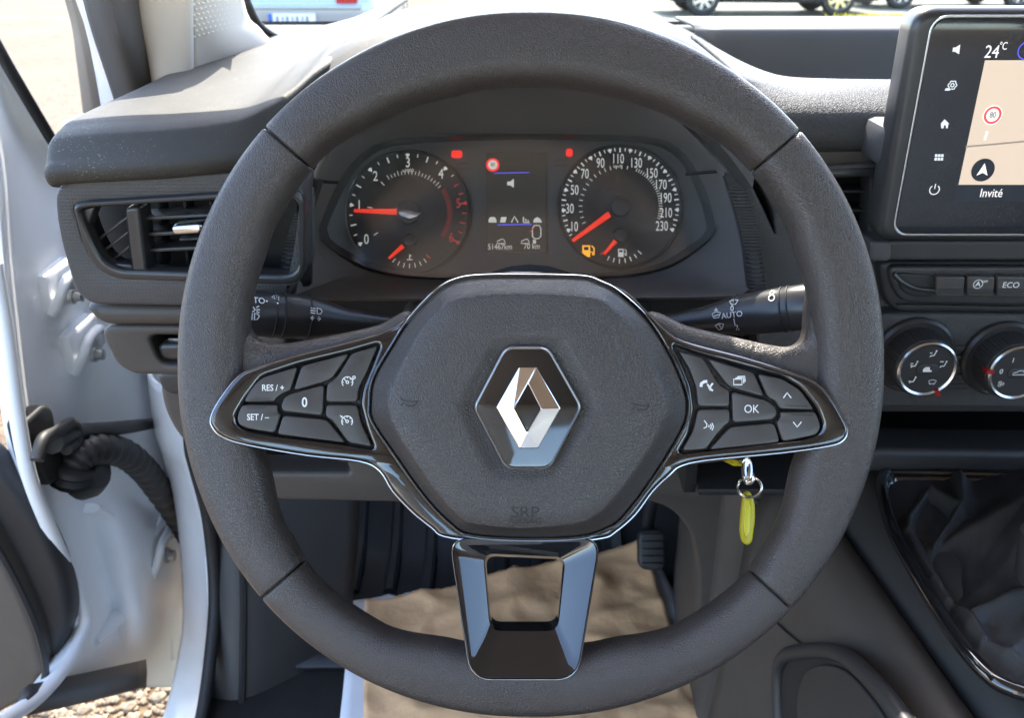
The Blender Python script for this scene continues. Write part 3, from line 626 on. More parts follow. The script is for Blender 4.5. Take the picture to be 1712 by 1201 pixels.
# left end: patterned face with the vent
vent_hole = [(122, 346), (142, 340), (505, 318), (505, 474), (196, 464), (164, 448), (140, 405)]
dplate('vent_surround', [(90, 306), (200, 296), (512, 282), (500, 400), (478, 516), (300, 512), (152, 509), (128, 490), (108, 430), (95, 372)], .533, .03, M['weave'], r=.012, holes=((vent_hole, .012),))
vt = dplate('air_vent', [(119, 343), (142, 337), (508, 314), (508, 478), (194, 468), (160, 451), (136, 406)], .529, .012, M['satin'], bev=.0025, r=.012, holes=(([(132, 352), (146, 348), (500, 326), (500, 462), (200, 452), (172, 438), (150, 400)], .012),))
vt['label'] = 'driver side air vent with dark horizontal slats'
def vplate(name, pts, Y, th, m, par, bev=.001, r=.003, holes=()): return wallplate(name, pts, Y, th, m, par, FDa, bev, r, holes)
vplate('vent_back', [(110, 330), (520, 305), (520, 480), (150, 480)], .581, .006, M['black'], vt)
for k in range(3):
    y0 = 362 + k * 27
    vplate('slat', [(226, y0 + 1), (420, y0 - 8), (420, y0 - 2), (226, y0 + 8)], .542, .020, M['satin'], vt, .0008, .001)
for k in range(3):
    x0 = 262 + k * 44; vplate('vane', [(x0, 338), (x0 + 5, 338), (x0 + 10, 450), (x0 + 4, 450)], .560, .016, M['black'], vt, .0005, .001)
vplate('vent_bar', [(208, 348), (232, 346), (246, 462), (222, 462)], .532, .02, M['satin'], vt, .002)
for k in range(3): y0 = 398 + k * 20; vplate('corner_slat', [(152 + k * 9, y0 + 8), (212 + k * 2, y0 - 36 + k * 4), (213 + k * 2, y0 - 31 + k * 4), (154 + k * 9, y0 + 13)], .541, .012, M['satin'], vt, .0005, .001)
vplate('vent_corner', [(138, 350), (160, 345), (146, 380), (160, 420), (182, 440), (222, 443), (222, 458), (186, 452), (160, 432), (142, 395)], .534, .012, M['satin'], vt, .001, .002)
tb = vplate('slat_tab', [(285, 378), (338, 374), (338, 391), (288, 394)], .529, .014, M['silver'], vt, .002, .003)
vplate('tab_slot', [(298, 399), (332, 397), (332, 402), (299, 404)], .534, .006, M['satin'], vt, .001, .001)
dplate('lower_lip', [(134, 510), (480, 514), (480, 548), (166, 546)], .539, .03, M['plastic'], r=.01, bev=.006)
dplate('lower_panel', [(160, 544), (480, 546), (480, 634), (222, 627), (196, 612)], .545, .03, M['plastic'], r=.014, bev=.003, holes=(([(247, 562), (420, 560), (420, 614), (268, 610)], .006),))
dplate('handle_pocket', [(240, 555), (430, 552), (430, 622), (258, 618)], .571, .01, M['black'])
hd = dplate('bonnet_handle', [(260, 576), (400, 574), (400, 606), (270, 604)], .549, .012, M['satin'], bev=.003)
dplate('side_cover', [(262, 626), (430, 626), (430, 770), (338, 770), (300, 738), (272, 690)], .580, .04, M['plastic'], r=.02, bev=.006)
dplate('side_cover_top', [(258, 622), (430, 622), (430, 662), (272, 662)], .575, .03, M['plasticd'], r=.01, bev=.004)
# behind the wheel, left of binnacle down to the knees
dplate('knee_panel', [(380, 600), (720, 600), (720, 843), (460, 838), (400, 800)], .60, .03, M['plastic'], r=.01, bev=.004, holes=(([(400, 752), (572, 757), (586, 792), (400, 790)], .004),))
dplate('knee_slot', [(390, 745), (600, 745), (600, 800), (390, 800)], .635, .01, M['black'])
dplate('column_surround', [(470, 470), (1270, 470), (1290, 640), (1060, 640), (680, 640), (440, 600)], .655, .02, M['black'], r=.02)
# right of the wheel
dplate('centre_panel', [(1218, 288), (1500, 270), (1500, 545), (1480, 640), (1270, 640), (1262, 500), (1238, 400)], .600, .03, M['weave'], r=.008, holes=(([(1376, 290), (1472, 286), (1466, 436), (1400, 440)], .003), ([(1252, 298), (1266, 298), (1292, 352), (1296, 392), (1282, 360)], .001)))
dplate('vent_lining', [(1240, 270), (1490, 270), (1490, 450), (1260, 450)], .645, .01, M['black'])
v2 = dplate('air_vent', [(1370, 285), (1478, 280), (1472, 442), (1396, 446)], .598, .02, M['satin'], bev=.002, r=.004, holes=(([(1385, 298), (1455, 296), (1450, 430), (1408, 432)], .003),)); v2['label'] = 'centre air vent with dark slats beside the touchscreen'
for k in range(4):
    y0 = 318 + k * 32; vplate('slat', [(1372, y0), (1462, y0 + 1), (1460, y0 + 5), (1378, y0 + 4)], .606, .02, M['satin'], v2, .0006, .001)
dplate('knee_cover', [(1050, 640), (1470, 640), (1460, 820), (1400, 900), (1330, 1000), (1260, 1060), (1170, 1060), (1167, 940), (1152, 884), (1122, 852), (1085, 839), (1040, 835)], .70, .03, M['plastic'], r=[.01, .01, .01, .02, .02, .02, .01, .02, .02, .02, .02, .01], bev=.004)
rg = dplate('ribbed_grille', [(1262, 828), (1290, 812), (1312, 850), (1312, 900), (1268, 918), (1256, 880)], .682, .008, M['plasticd'], r=.008)
for k in range(9):
    y0 = 826 + k * 10; dplate('grille_rib', [(1262, y0), (1308, y0 - 4 + k), (1308, y0 + k), (1262, y0 + 4)], .676, .006, M['rubber'], rg, .0005, .001)
# ribbed edge strips of the binnacle
def wt(pts, t_): return [FDa.L(PT(x, y_, t_)) for x, y_ in pts]
for pts in ([(526, 300), (510, 350), (492, 410), (480, 488)], [(1222, 290), (1240, 350), (1254, 410), (1264, 488)]):
    pth = cat(wt(pts, .602), 12, False)
    e = loft('edge_strip', tube_loops(pth, .006, 8), M['plasticd'], dash, True, True, True, 60)
    v, f = [], []
    for p in pth[::1]:
        b0 = len(v)
        for dx, dz in ((-.0055, -.0009), (.0055, -.0009), (.0055, .0009), (-.0055, .0009)):
            v.append(p + Vector((dx, -.0068, dz))); 
        for dx, dz in ((-.0055, -.0009), (.0055, -.0009), (.0055, .0009), (-.0055, .0009)): v.append(p + Vector((dx, -.002, dz)))
        f += [(b0, b0 + 1, b0 + 2, b0 + 3), (b0, b0 + 1, b0 + 5, b0 + 4), (b0 + 3, b0 + 2, b0 + 6, b0 + 7)]
    rb = mk('strip_ribs', v, f, M['satin'], e, False); rb['kind'] = 'stuff'

# binnacle shroud: from the hood mouth back to the cluster
A_ = [(480, 496), (492, 425), (516, 330), (528, 298), (560, 240), (640, 165), (760, 122), (870, 114), (980, 122), (1090, 160), (1165, 232), (1214, 288), (1232, 340), (1250, 410), (1262, 492), (1180, 497), (870, 499), (560, 499)]
B_ = [(536, 396), (548, 350), (572, 300), (604, 260), (650, 237), (760, 228), (870, 225), (980, 226), (1090, 232), (1138, 254), (1168, 300), (1190, 365), (1190, 392), (1150, 425), (1096, 452), (1010, 464), (870, 466), (730, 466), (640, 456), (580, 430)]
def polar(pts, c, n=120):
    """resample a star-shaped outline by angle"""
    P = [(math.atan2(-(y_ - c[1]), x - c[0]), x, y_) for x, y_ in pts]; out = []
    Q = [(x, y_) for x, y_ in pts]
    for k in range(n):
        th = 2 * math.pi * k / n; d = Vector((math.cos(th), -math.sin(th))); best = None
        for i in range(len(Q)):
            a = Vector(Q[i]) - Vector(c); b = Vector(Q[(i + 1) % len(Q)]) - Vector(c); e = b - a
            den = d.x * e.y - d.y * e.x
            if abs(den) < 1e-9: continue
            t = (a.x * e.y - a.y * e.x) / den; s_ = (a.x * d.y - a.y * d.x) / den
            if t > 0 and -1e-6 <= s_ <= 1 + 1e-6 and (best is None or t > best): best = t
        out.append((c[0] + d.x * best, c[1] + d.y * best))
    return out
cc = (866, 350)
Asm = polar([tuple(p) for p in cat([Vector((x, y_, 0)).xy for x, y_ in A_], 4)] if False else A_, cc); Bsm = polar([(p.x, p.y) for p in cat([Vector((x, y_, 0)) for x, y_ in B_], 4)], cc)
lo = []
for q, t_ in ((0, .598), (.04, .602), (.35, .640), (.75, .672), (1, .690)):
    lo.append([FDa.L(PT(a[0] * (1 - q) + b[0] * q, a[1] * (1 - q) + b[1] * q, t_)) for a, b in zip(Asm, Bsm)])
A2 = [(cc[0] + (x - cc[0]) * 1.025, cc[1] + (y_ - cc[1]) * 1.03) for x, y_ in Asm]
lo.insert(0, [FDa.L(PT(x, y_, .612)) for x, y_ in A2]); lo.insert(1, [FDa.L(PT(x, y_, .601)) for x, y_ in [(cc[0] + (x - cc[0]) * 1.018, cc[1] + (y_ - cc[1]) * 1.02) for x, y_ in Asm]])
loft('binnacle_shroud', lo, M['shroud'], dash, True, ang=40)
for pts in ([(1146, 291), (1180, 288), (1222, 285)], [(522, 302), (545, 304), (566, 305)]):
    tube('shroud_joint', cat([FDa.L(PT(x, y_, .655 - abs(x - 866) * .00008)) for x, y_ in pts], 4, False), .0012, M['black'], dash, 6)

# ================================================================== instrument cluster
TC = .70
FC = Fr(PT(866, 350, TC), 65)
cl = thing('instrument_cluster', 'lit instrument cluster with two round dials and red needles', 'instrument cluster', FC)
K = F / TC
def c(x, y_, z=0): return FC.p(x, y_, z)
Bl = [FC.p(x, y_, .008) for x, y_ in Bsm]
plate('face_panel', Bl, 0, .004, M['face'], cl)
def lensring():
    o1 = [FC.p(cc[0] + (x - cc[0]) * 1.01, cc[1] + (y_ - cc[1]) * 1.01, .016) for x, y_ in Bsm]; i1 = [FC.p(cc[0] + (x - cc[0]) * .965, cc[1] + (y_ - cc[1]) * .93, .006) for x, y_ in Bsm]
    return [o1, [FC.p(cc[0] + (x - cc[0]) * .985, cc[1] + (y_ - cc[1]) * .97, .012) for x, y_ in Bsm], i1]
loft('bezel', lensring(), M['satin'], cl, True, ang=60)
def dial(px, py, rp, label):
    o = c(px, py); r = rp / K
    d = plate('dial', disc(o.x, o.y, r, 72), .0035, .003, M['dial'], cl, .0005); d['label'] = label
    lathe('dial_ring', [(r, .001), (r + .0022, .004), (r + .001, .0055), (r - .0005, .004)], M['satin'], d, 72, Matrix.Translation((o.x, o.y, 0)))
    return d, o, r
def ticks(d, o, r, lst, m, name):
    """lst: (angle deg, inner factor, outer factor, width)"""
    v, f = [], []
    for a, r0, r1, wd in lst:
        e = Vector((math.cos(R(a)), math.sin(R(a)))); n = Vector((-e.y, e.x)) * wd / 2; b0 = len(v)
        for rr in (r0, r1):
            for s_ in (-1, 1): v.append((o.x + e.x * rr * r + n.x * s_, o.y + e.y * rr * r + n.y * s_, .0042))
        f.append((b0, b0 + 1, b0 + 3, b0 + 2))
    q = mk(name, v, f, m, d, False); q['kind'] = 'stuff'; return q
def tris(d, o, r, angs, m):
    v, f = [], []
    for a in angs:
        e = Vector((math.cos(R(a)), math.sin(R(a)))); n = Vector((-e.y, e.x)); b0 = len(v); P = Vector((o.x, o.y))
        for q in (P + e * r * .90, P + e * r * .960 + n * .0018, P + e * r * .978, P + e * r * .960 - n * .0018): v.append((q.x, q.y, .0043))
        f.append((b0, b0 + 1, b0 + 2, b0 + 3))
    mk('pointer_marks', v, f, m, d, False)['kind'] = 'stuff'
def needle(d, px0, py0, px1, py1, w0, w1, z=.009):
    a, b = c(px0, py0, z), c(px1, py1, z); dv = (b - a).normalized(); n = Vector((-dv.y, dv.x, 0))
    v = [a + n * w0, a - n * w0, b - n * w1, b + n * w1, a + Vector((0, 0, .0012)), b + Vector((0, 0, .0008))]
    mk('needle', v, [(0, 4, 5, 3), (4, 1, 2, 5), (0, 1, 4), (3, 5, 2)], M['needle'], d, False)
def hubcap(d, px, py, rp, tail=None, m=None):
    o = c(px, py, .006); lathe('needle_hub', [(rp / K, .004), (rp / K, .0095), (rp / K * .85, .0115), (rp / K * .3, .012)], m or M['satin'], d, 28, Matrix.Translation((o.x, o.y, 0)))
td, to, tr = dial(684, 357, 101, 'rev counter dial reading about one')
tl = []
for k in range(25):
    a = 213 - k * 10.17
    if k < 18 and k % 4: tl.append((a, .88 if k % 2 == 0 else .92, .975, .0010 if k % 2 == 0 else .0007))
ticks(td, to, tr, tl, M['lit'], 'tick_marks')
ticks(td, to, tr, [(213 - k * 10.17, .88 if k % 2 else .86, .955, .0009) for k in range(18, 25)], M['litred'], 'red_ticks')
ticks(td, to, tr, [(120 - k * 5.0, .63, .69 if k % 3 else .71, .0005) for k in range(17)] + [(213 - 40.7 * k, .6, .68, .0007) for k in (0, 1, 2)] , M['icon'], 'inner_ticks')
ticks(td, to, tr, [(33 - k * 3.2, .64, .72, .0004) for k in range(22)], M['litred'], 'economy_marks')
tris(td, to, tr, [213 - 40.7 * k for k in range(5)], M['lit']); tris(td, to, tr, [213 - 40.7 * 5, 213 - 40.7 * 6], M['litred'])
for s_, x, y_ in (('0', 614, 402), ('1', 602, 345), ('2', 629, 297), ('3', 683, 274), ('4', 738, 293)): text('numeral', s_, .0110, (*c(x, y_)[:2], .0042), M['lit'], td, sx=.75)
for s_, x, y_ in (('5', 767, 342), ('6', 755, 399)): text('numeral', s_, .0105, (*c(x, y_)[:2], .0042), M['litred'], td, sx=.75)
text('unit_print', 'x1000', .0036, (*c(683, 287)[:2], .0042), M['icon'], td)
needle(td, 664, 354, 592, 352, .0023, .0013); hubcap(td, 684, 357, 20)
e_ = [c(x, y_, .013) for x, y_ in ((662, 350), (684, 351), (706, 356), (697, 362), (684, 366), (668, 360))]
plate('needle_tail', fil([(p.x, p.y, 0) for p in e_], .0008), .0132, .002, M['silver'], td, .0005)
needle(td, 674, 411, 650, 432, .0017, .0010); hubcap(td, 686, 403, 11)
ticks(td, Vector((*c(686, 403)[:2], 0)), 45 / K, [(232 + k * 12.5, .86, 1.03, .0007) for k in range(7)], M['lit'], 'temperature_ticks')
ticks(td, Vector((*c(686, 403)[:2], 0)), 45 / K, [(319, .8, 1.0, .0012)], M['litred'], 'hot_mark')
ic = c(686, 432); strokes('temperature_symbol', [[(ic.x - .0022, ic.y - .0015), (ic.x + .0022, ic.y - .0015)], [(ic.x, ic.y - .0012), (ic.x, ic.y + .0026)], [(ic.x, ic.y + .0016), (ic.x + .0014, ic.y + .0016)]], .0008, .0043, M['lit'], td)
sd_, so, sr = dial(1036, 347, 100, 'speedometer dial with needle resting at zero')
tl = []
for k in range(47):
    a = 214.9 - k * (228.5 / 220) * 5
    if k % 4 == 2: continue
    tl.append((a, .905 if k % 2 == 0 else .925, .978, .0011 if k % 2 == 0 else .0007))
ticks(sd_, so, sr, tl, M['lit'], 'tick_marks'); tris(sd_, so, sr, [204.5 - 20.77 * k for k in range(12)], M['lit'])
ticks(sd_, so, sr, [(204 - k * 8.3, .63, .69, .0006) for k in range(16)] + [(66 - k * 3.6, .64, .70, .0005) for k in range(24)], M['icon'], 'inner_ticks')
for s_, x, y_ in (('10', 959, 381), ('30', 952, 351), ('50', 960, 320), ('70', 977, 293), ('90', 1003, 275), ('110', 1032, 268), ('130', 1062, 275), ('150', 1088, 292), ('170', 1103, 311), ('190', 1111, 333), ('210', 1112, 358), ('230', 1105, 380)):
    text('numeral', s_, .0108, (*c(x, y_)[:2], .0042), M['lit'], sd_, sx=.60)
text('unit_print', 'km/h', .0034, (*c(1032, 280)[:2], .0042), M['icon'], sd_)
needle(sd_, 1019, 358, 957, 403, .0023, .0013); hubcap(sd_, 1036, 347, 17); hubcap(sd_, 1036, 394, 12)
needle(sd_, 1029, 403, 1010, 425, .0017, .0010)
ticks(sd_, Vector((*c(1036, 394)[:2], 0)), 46 / K, [(243 + k * 12.5, .86, 1.03, .0007) for k in range(7)], M['lit'], 'fuel_ticks')
ticks(sd_, Vector((*c(1036, 394)[:2], 0)), 46 / K, [(225, .84, 1.0, .0011)], M['litred'], 'empty_mark')
def pump(px, py, s, m, par, z=.0044):
    o = c(px, py); g = lambda a, b: (o.x + a * s, o.y + b * s)
    plate('fuel_symbol', [[Vector((*g(-.5, -.6), 0)), Vector((*g(.3, -.6), 0)), Vector((*g(.3, .6), 0)), Vector((*g(-.5, .6), 0))], [Vector((*g(-.35, .1), 0)), Vector((*g(.15, .1), 0)), Vector((*g(.15, .45), 0)), Vector((*g(-.35, .45), 0))]], z, .0003, m, par)
    strokes('fuel_hose', [[g(.3, -.1), g(.55, -.1), g(.55, -.4), g(.7, -.4), g(.7, .3), g(.45, .55)]], s * .12, z, m, par)
pump(1038, 424, .0052, M['lit'], sd_); pump(981, 421, .0075, M['amber'], sd_)
# centre display
ds = plate('display', fil(FC.ps([(813, 256), (913, 256), (913, 422), (813, 422)]), .001), .003, .003, M['lcd'], cl); 
def cpoly(name, pts, m, par, z=.0034, r=.0002): return plate(name, fil([FC.p(x, y_) for x, y_ in pts], r, 3), z, .0003, m, par)
o = c(824, 277); plate('speed_sign', disc(o.x, o.y, .0052, 30), .0033, .0003, M['warn'], ds); plate('sign_centre', disc(o.x, o.y, .0036, 30), .0036, .0003, M['lit'], ds); text('sign_print', '80', .0038, (o.x, o.y, .0040), M['face'], ds, sx=.8)
cpoly('sound_symbol', [(848, 305), (853, 305), (859, 300), (859, 315), (853, 311), (848, 311)], M['lit'], ds)
cpoly('menu_line', [(832, 376), (889, 375), (889, 377), (832, 378)], M['blue'], ds); cpoly('menu_line', [(826, 290), (885, 289), (885, 290.5), (826, 291.5)], M['blue'], ds)
cpoly('menu_symbol', [(817, 373), (817, 368), (820, 364), (827, 364), (830, 368), (830, 373)], M['icon'], ds)
cpoly('menu_symbol', [(836, 373), (838, 364), (847, 364), (845, 373)], M['icon'], ds)
strokes('menu_symbol', [[c(855, 373)[:2], c(860, 363)[:2], c(866, 373)[:2]]], .0010, .0036, M['icon'], ds)
strokes('menu_symbol', [[c(875, 364)[:2], c(875, 373)[:2], c(885, 373)[:2]], [c(879, 371)[:2], c(879, 367)[:2]], [c(883, 371)[:2], c(883, 369)[:2]]], .0010, .0036, M['icon'], ds)
cpoly('menu_symbol', [(891, 373), (893, 367), (898, 364), (903, 367), (906, 373)], M['icon'], ds)
strokes('tyre_outline', [[c(x, y_)[:2] for x, y_ in ((893, 378), (901, 378), (904, 383), (904, 396), (900, 400), (893, 400), (890, 396), (890, 383), (893, 378))]], .0008, .0036, M['icon'], ds)
strokes('tyre_needle', [[c(893, 381)[:2], c(886, 389)[:2]]], .0008, .0037, M['litred'], ds)
text('odometer_print', '51467km', .0062, (*c(836, 414)[:2], .0036), M['icon'], ds, sx=.82); text('range_print', '70 km', .0062, (*c(889, 413)[:2], .0036), M['icon'], ds, sx=.82)
for x in (838, 878): strokes('car_symbol', [[c(x + a, 406 + b)[:2] for a, b in ((-7, 2), (-6, -2), (-3, -3), (0, -5), (4, -5), (6, -1), (7, 2), (-7, 2))]], .0006, .0036, M['icon'], ds)
cpoly('pump_mark', [(891, 402), (896, 402), (896, 408), (891, 408)], M['icon'], ds)
wl = plate('warning_light', fil(FC.ps([(755, 253), (773, 253), (773, 265), (755, 265)]), .0022), .0034, .001, M['warn'], cl); wl2 = plate('warning_light', fil(FC.ps([(946, 250), (957, 250), (957, 263), (946, 263)]), .0022), .0034, .001, M['warn'], cl)
for x, y_ in ((775, 279), (937, 273)): strokes('unlit_symbol', [[c(x + a, y_ + b)[:2] for a, b in ((-12, 5), (-10, -3), (0, -5), (10, -4), (12, 5), (-12, 5))]], .0008, .0034, M['satin'], cl)
plate('lens', Bl, .019, .0008, M['lens'], cl)

# ================================================================== steering wheel
TW = .48
FW = Fr(PT(887, 609, TW), 65)
sw = thing('steering_wheel', 'three spoke leather steering wheel with chrome diamond emblem and button pods', 'steering wheel', FW)
def wq(pts, z=0.0): return FW.ps(pts, z)
inner = {90: .148, 75: .149, 60: .152, 45: .157, 30: .1555, 20: .153, 0: .151, -20: .1495, -35: .157, -45: .161, -60: .1600, -75: .153, -90: .150}
def lerp_in(th):
    a = (th + 180) % 360 - 180
    if a > 90: a = 180 - a
    if a < -90: a = -180 - a
    ks = sorted(inner)
    for i in range(len(ks) - 1):
        if ks[i] <= a <= ks[i + 1]:
            q = (a - ks[i]) / (ks[i + 1] - ks[i]); q = q * q * (3 - 2 * q); return inner[ks[i]] * (1 - q) + inner[ks[i + 1]] * q
    return .152
def r_out(th): return .1868 + .0018 * abs(math.sin(R(2 * th)))
SEC = cat([Vector(p) for p in ((1, -.15, 0), (.985, .18, 0), (.905, .52, 0), (.72, .85, 0), (.40, .965, 0), (-.15, 1.0, 0), (-.55, .93, 0), (-.84, .70, 0), (-.985, .25, 0), (-.98, -.25, 0), (-.75, -.72, 0), (-.3, -.96, 0), (.3, -.96, 0), (.78, -.70, 0))], 3)
def rim_loop(th, shrink=0.0):
    ri, ro = lerp_in(th), r_out(th); rc = (ri + ro) / 2; hw = (ro - ri) / 2 - shrink; hh = .0165 - shrink
    d = Vector((math.cos(R(th)), math.sin(R(th)), 0))
    return [d * (rc + s_.x * hw) + Vector((0, 0, s_.y * hh)) for s_ in SEC]
seams = [41, 138.3, 221, 316.7]
for k in range(4):
    a0, a1 = seams[k], seams[(k + 1) % 4]
    if a1 < a0: a1 += 360
    gap = .12; loops = [rim_loop(a0 + gap, .0020), rim_loop(a0 + gap + .05, .0008), rim_loop(a0 + gap + .25, .0002)]
    n = int((a1 - a0) / 1.6)
    for i in range(n + 1): loops.append(rim_loop(a0 + .6 + (a1 - a0 - 1.2) * i / n))
    loops += [rim_loop(a1 - gap - .25, .0002), rim_loop(a1 - gap - .05, .0008), rim_loop(a1 - gap, .0020)]
    loft('rim_cover', loops, M['leather'], sw, True, True, True, 70)
loft('rim_core', [rim_loop(i * 3, .0024) for i in range(120)], M['black'], sw, True, ring=True)
AX = Vector((CX - 887, 609 - CY)) / (F / TW)
def bend(p, am=.0135):
    dz = am * max(0, min(1.1, (abs(p.x) - .074) / .088)); k = 1 - dz / (TW - .004)
    return Vector((AX.x + (p.x - AX.x) * k, AX.y + (p.y - AX.y) * k, p.z + dz))
# leather spoke arms
arm_l = [(392, 455), (402, 500), (405, 530), (409, 550), (420, 565), (440, 572), (480, 573), (560, 559), (630, 543), (690, 524), (720, 640), (660, 775), (434, 752), (430, 800), (350, 780), (345, 600), (355, 480)]
arm_r = [(1374, 455), (1360, 500), (1357, 535), (1355, 556), (1347, 571), (1330, 579), (1300, 578), (1234, 564), (1154, 545), (1080, 524), (1060, 640), (1110, 775), (1335, 755), (1338, 800), (1420, 780), (1428, 600), (1415, 480)]
for arm in (arm_l, arm_r):
    plate('spoke_arm', cat(wq(arm, -.006), 5), -.003, .026, M['leather'], sw, .0085, 6, ang=60, fn=lambda p: bend(p, .0095))
# gloss trim frame
ring_hub = [(874, 456), (962, 459), (996, 466), (1034, 482), (1060, 500), (1086, 527), (1114, 554)]
wing_r = [(1136, 569), (1172, 581), (1246, 600), (1323, 624), (1363, 640), (1389, 665), (1413, 705), (1418, 722), (1410, 738), (1385, 747), (1308, 758), (1185, 770), (1139, 780), (1120, 795), (1092, 822), (1062, 862), (1030, 890), (1008, 901)]
bot = [(940, 908), (874, 910), (808, 907)]
wing_l = [(742, 898), (722, 884), (690, 858), (656, 822), (634, 788), (600, 772), (512, 762), (414, 745), (372, 732), (355, 717), (351, 700), (364, 672), (394, 633), (421, 618), (487, 598), (585, 573), (634, 559), (664, 545)]
ring_l = [(688, 524), (716, 492), (740, 476), (770, 463), (800, 458)]
outer = wq(ring_hub + wing_r + bot + wing_l + ring_l, .004)
hub = [(874, 462), (970, 464), (1002, 473), (1034, 490), (1081, 534), (1120, 596), (1144, 653), (1148, 685), (1138, 720), (1089, 800), (1042, 862), (1015, 882), (968, 896), (874, 899), (788, 893), (757, 877), (713, 832), (660, 758), (624, 704), (620, 677), (626, 634), (657, 579), (688, 532), (730, 488), (762, 470), (800, 463)]
hole_l = [(636, 575), (585, 590), (502, 610), (438, 631), (410, 668), (393, 697), (396, 713), (414, 722), (460, 730), (580, 745), (626, 753), (612, 717), (602, 677), (606, 650), (620, 616)]
hole_r = [(1124, 577), (1172, 594), (1265, 620), (1308, 631), (1339, 649), (1367, 684), (1377, 712), (1370, 727), (1345, 736), (1277, 743), (1185, 754), (1134, 760), (1153, 727), (1161, 687), (1156, 647), (1141, 610)]
sm = lambda pts, z, n=4: cat(wq(pts, z), n)
plate('trim_frame', [sm(ring_hub + wing_r + bot + wing_l + ring_l, .004), sm(hub, .004), fil(wq(hole_l, .004), .003), fil(wq(hole_r, .004), .003)], .004, .014, M['gloss'], sw, .0022, 4, ang=50, fn=bend)
# thin bright edge round the pad
ed = sm(hub, .004, 4)
hc_ = FW.p(883, 680, .004)
def sc_(k, z): return [Vector((hc_.x + (p.x - hc_.x) * k, hc_.y + (p.y - hc_.y) * k, z)) for p in ed]
edl = [sc_(1.004, .0040), sc_(1.007, .0056), sc_(1.013, .0060), sc_(1.020, .0054), sc_(1.023, .0038)]
loft('pad_edge_trim', edl, M['chrome'], sw, True, ang=60)
eo = [bend(Vector((p.x, p.y, .0028))) for p in sm(ring_hub + wing_r + bot + wing_l + ring_l, .004)]
loft('trim_edge_highlight', tube_loops(eo, .00055, 6, up=(0, 0, 1)), M['edge'], sw, True, ring=True)  # thin tube added as the highlight on the trim's outer bevel
# button pods
for h_ in (hole_l, hole_r): plate('button_well', fil(wq([((x - (505 if x < 887 else 1262)) * 1.02 + (505 if x < 887 else 1262), (y_ - 665) * 1.02 + 665) for x, y_ in h_], 0), .003), -.004, .004, M['black'], sw, fn=bend)
def zl(pts): return [(340 + x / 4.076, 540 + y_ / 4.076) for x, y_ in pts]
def zr(pts): return [(1000 + x / 3.246, 450 + y_ / 3.246) for x, y_ in pts]
ZB = .0035
def button(pts, label=None):
    g = wq(pts, ZB); cx = sum((p for p in g), Vector()) / len(g)
    g = [p + (cx - p).normalized() * .0005 for p in g]
    b = plate('button', fil(g, .0022, 4), ZB, .006, M['button'], sw, .0007, 2, ang=40, fn=bend)
    if label: b['label'] = label
    return b
bl = {}
bl['res'] = button(zl([(405, 365), (645, 295), (597, 465), (545, 482), (500, 520), (485, 543), (268, 543), (300, 480), (345, 415)]), 'button printed RES / +')
bl['blank'] = button(zl([(665, 292), (1000, 203), (885, 378), (840, 405), (608, 466)]))
bl['lim'] = button(zl([(1012, 203), (1195, 150), (1122, 330), (1063, 450), (1052, 545), (832, 545), (838, 417), (890, 388), (930, 330)]), 'button with speed limiter symbol')
bl['zero'] = button(zl([(522, 575), (545, 505), (600, 478), (826, 421), (816, 637), (540, 607)]), 'button printed 0')
bl['set'] = button(zl([(255, 556), (512, 556), (505, 600), (530, 628), (490, 757), (300, 727), (232, 695), (222, 640)]), 'button printed SET / -')
bl['blank2'] = button(zl([(537, 630), (815, 655), (852, 668), (975, 822), (497, 762)]))
bl['cru'] = button(zl([(832, 556), (1052, 556), (1080, 680), (1155, 850), (990, 824), (872, 662), (827, 640)]), 'button with cruise control symbol')
br = {}
br['tel'] = button(zr([(432, 440), (570, 478), (640, 598), (672, 640), (716, 660), (716, 752), (540, 750), (527, 640), (492, 540)]), 'button with telephone symbol')
br['page'] = button(zr([(588, 482), (850, 562), (905, 697), (720, 648), (690, 622), (640, 552)]), 'button with stacked pages symbol')
br['up'] = button(zr([(862, 565), (1000, 592), (1102, 655), (1178, 767), (985, 765), (965, 722), (917, 698)]), 'button with up arrow')
br['ok'] = button(zr([(722, 664), (915, 710), (962, 742), (978, 790), (952, 822), (728, 837)]), 'button printed OK')
br['down'] = button(zr([(985, 774), (1187, 774), (1215, 860), (1192, 902), (1130, 918), (1000, 942), (965, 832), (990, 806)]), 'button with down arrow')
br['blank'] = button(zr([(715, 857), (960, 835), (992, 942), (598, 984)]))
br['voice'] = button(zr([(540, 758), (718, 758), (718, 832), (690, 852), (640, 912), (585, 985), (450, 990), (512, 880)]), 'button with voice symbol')
ZP = ZB + .00018
def wtxt(s_, x, y_, size, par, **k): p = FW.p(x, y_, ZB); return text('button_print', s_, size, (p.x, p.y, ZP), M['print'], par, th=.0001, fn=bend, **k)
def wst(lines, wd, par, name='button_symbol'): return strokes(name, [[FW.p(x, y_, ZB)[:2] for x, y_ in l] for l in lines], wd, ZP, M['print'], par, fn=bend)
wtxt('RES / +', *zl([(475, 445)])[0], .0047, bl['res'], bold=.012, sx=.86); wtxt('SET / –', *zl([(372, 645)])[0], .0047, bl['set'], bold=.012, sx=.86)
wtxt('0', *zl([(690, 545)])[0], .0072, bl['zero'], bold=.02, sx=.85); wtxt('OK', *zr([(832, 762)])[0], .0062, br['ok'], sx=.88)
def arcp(cx, cy, r, a0, a1, n=18): return [(cx + r * math.cos(R(a0 + (a1 - a0) * i / n)), cy - r * math.sin(R(a0 + (a1 - a0) * i / n))) for i in range(n + 1)]
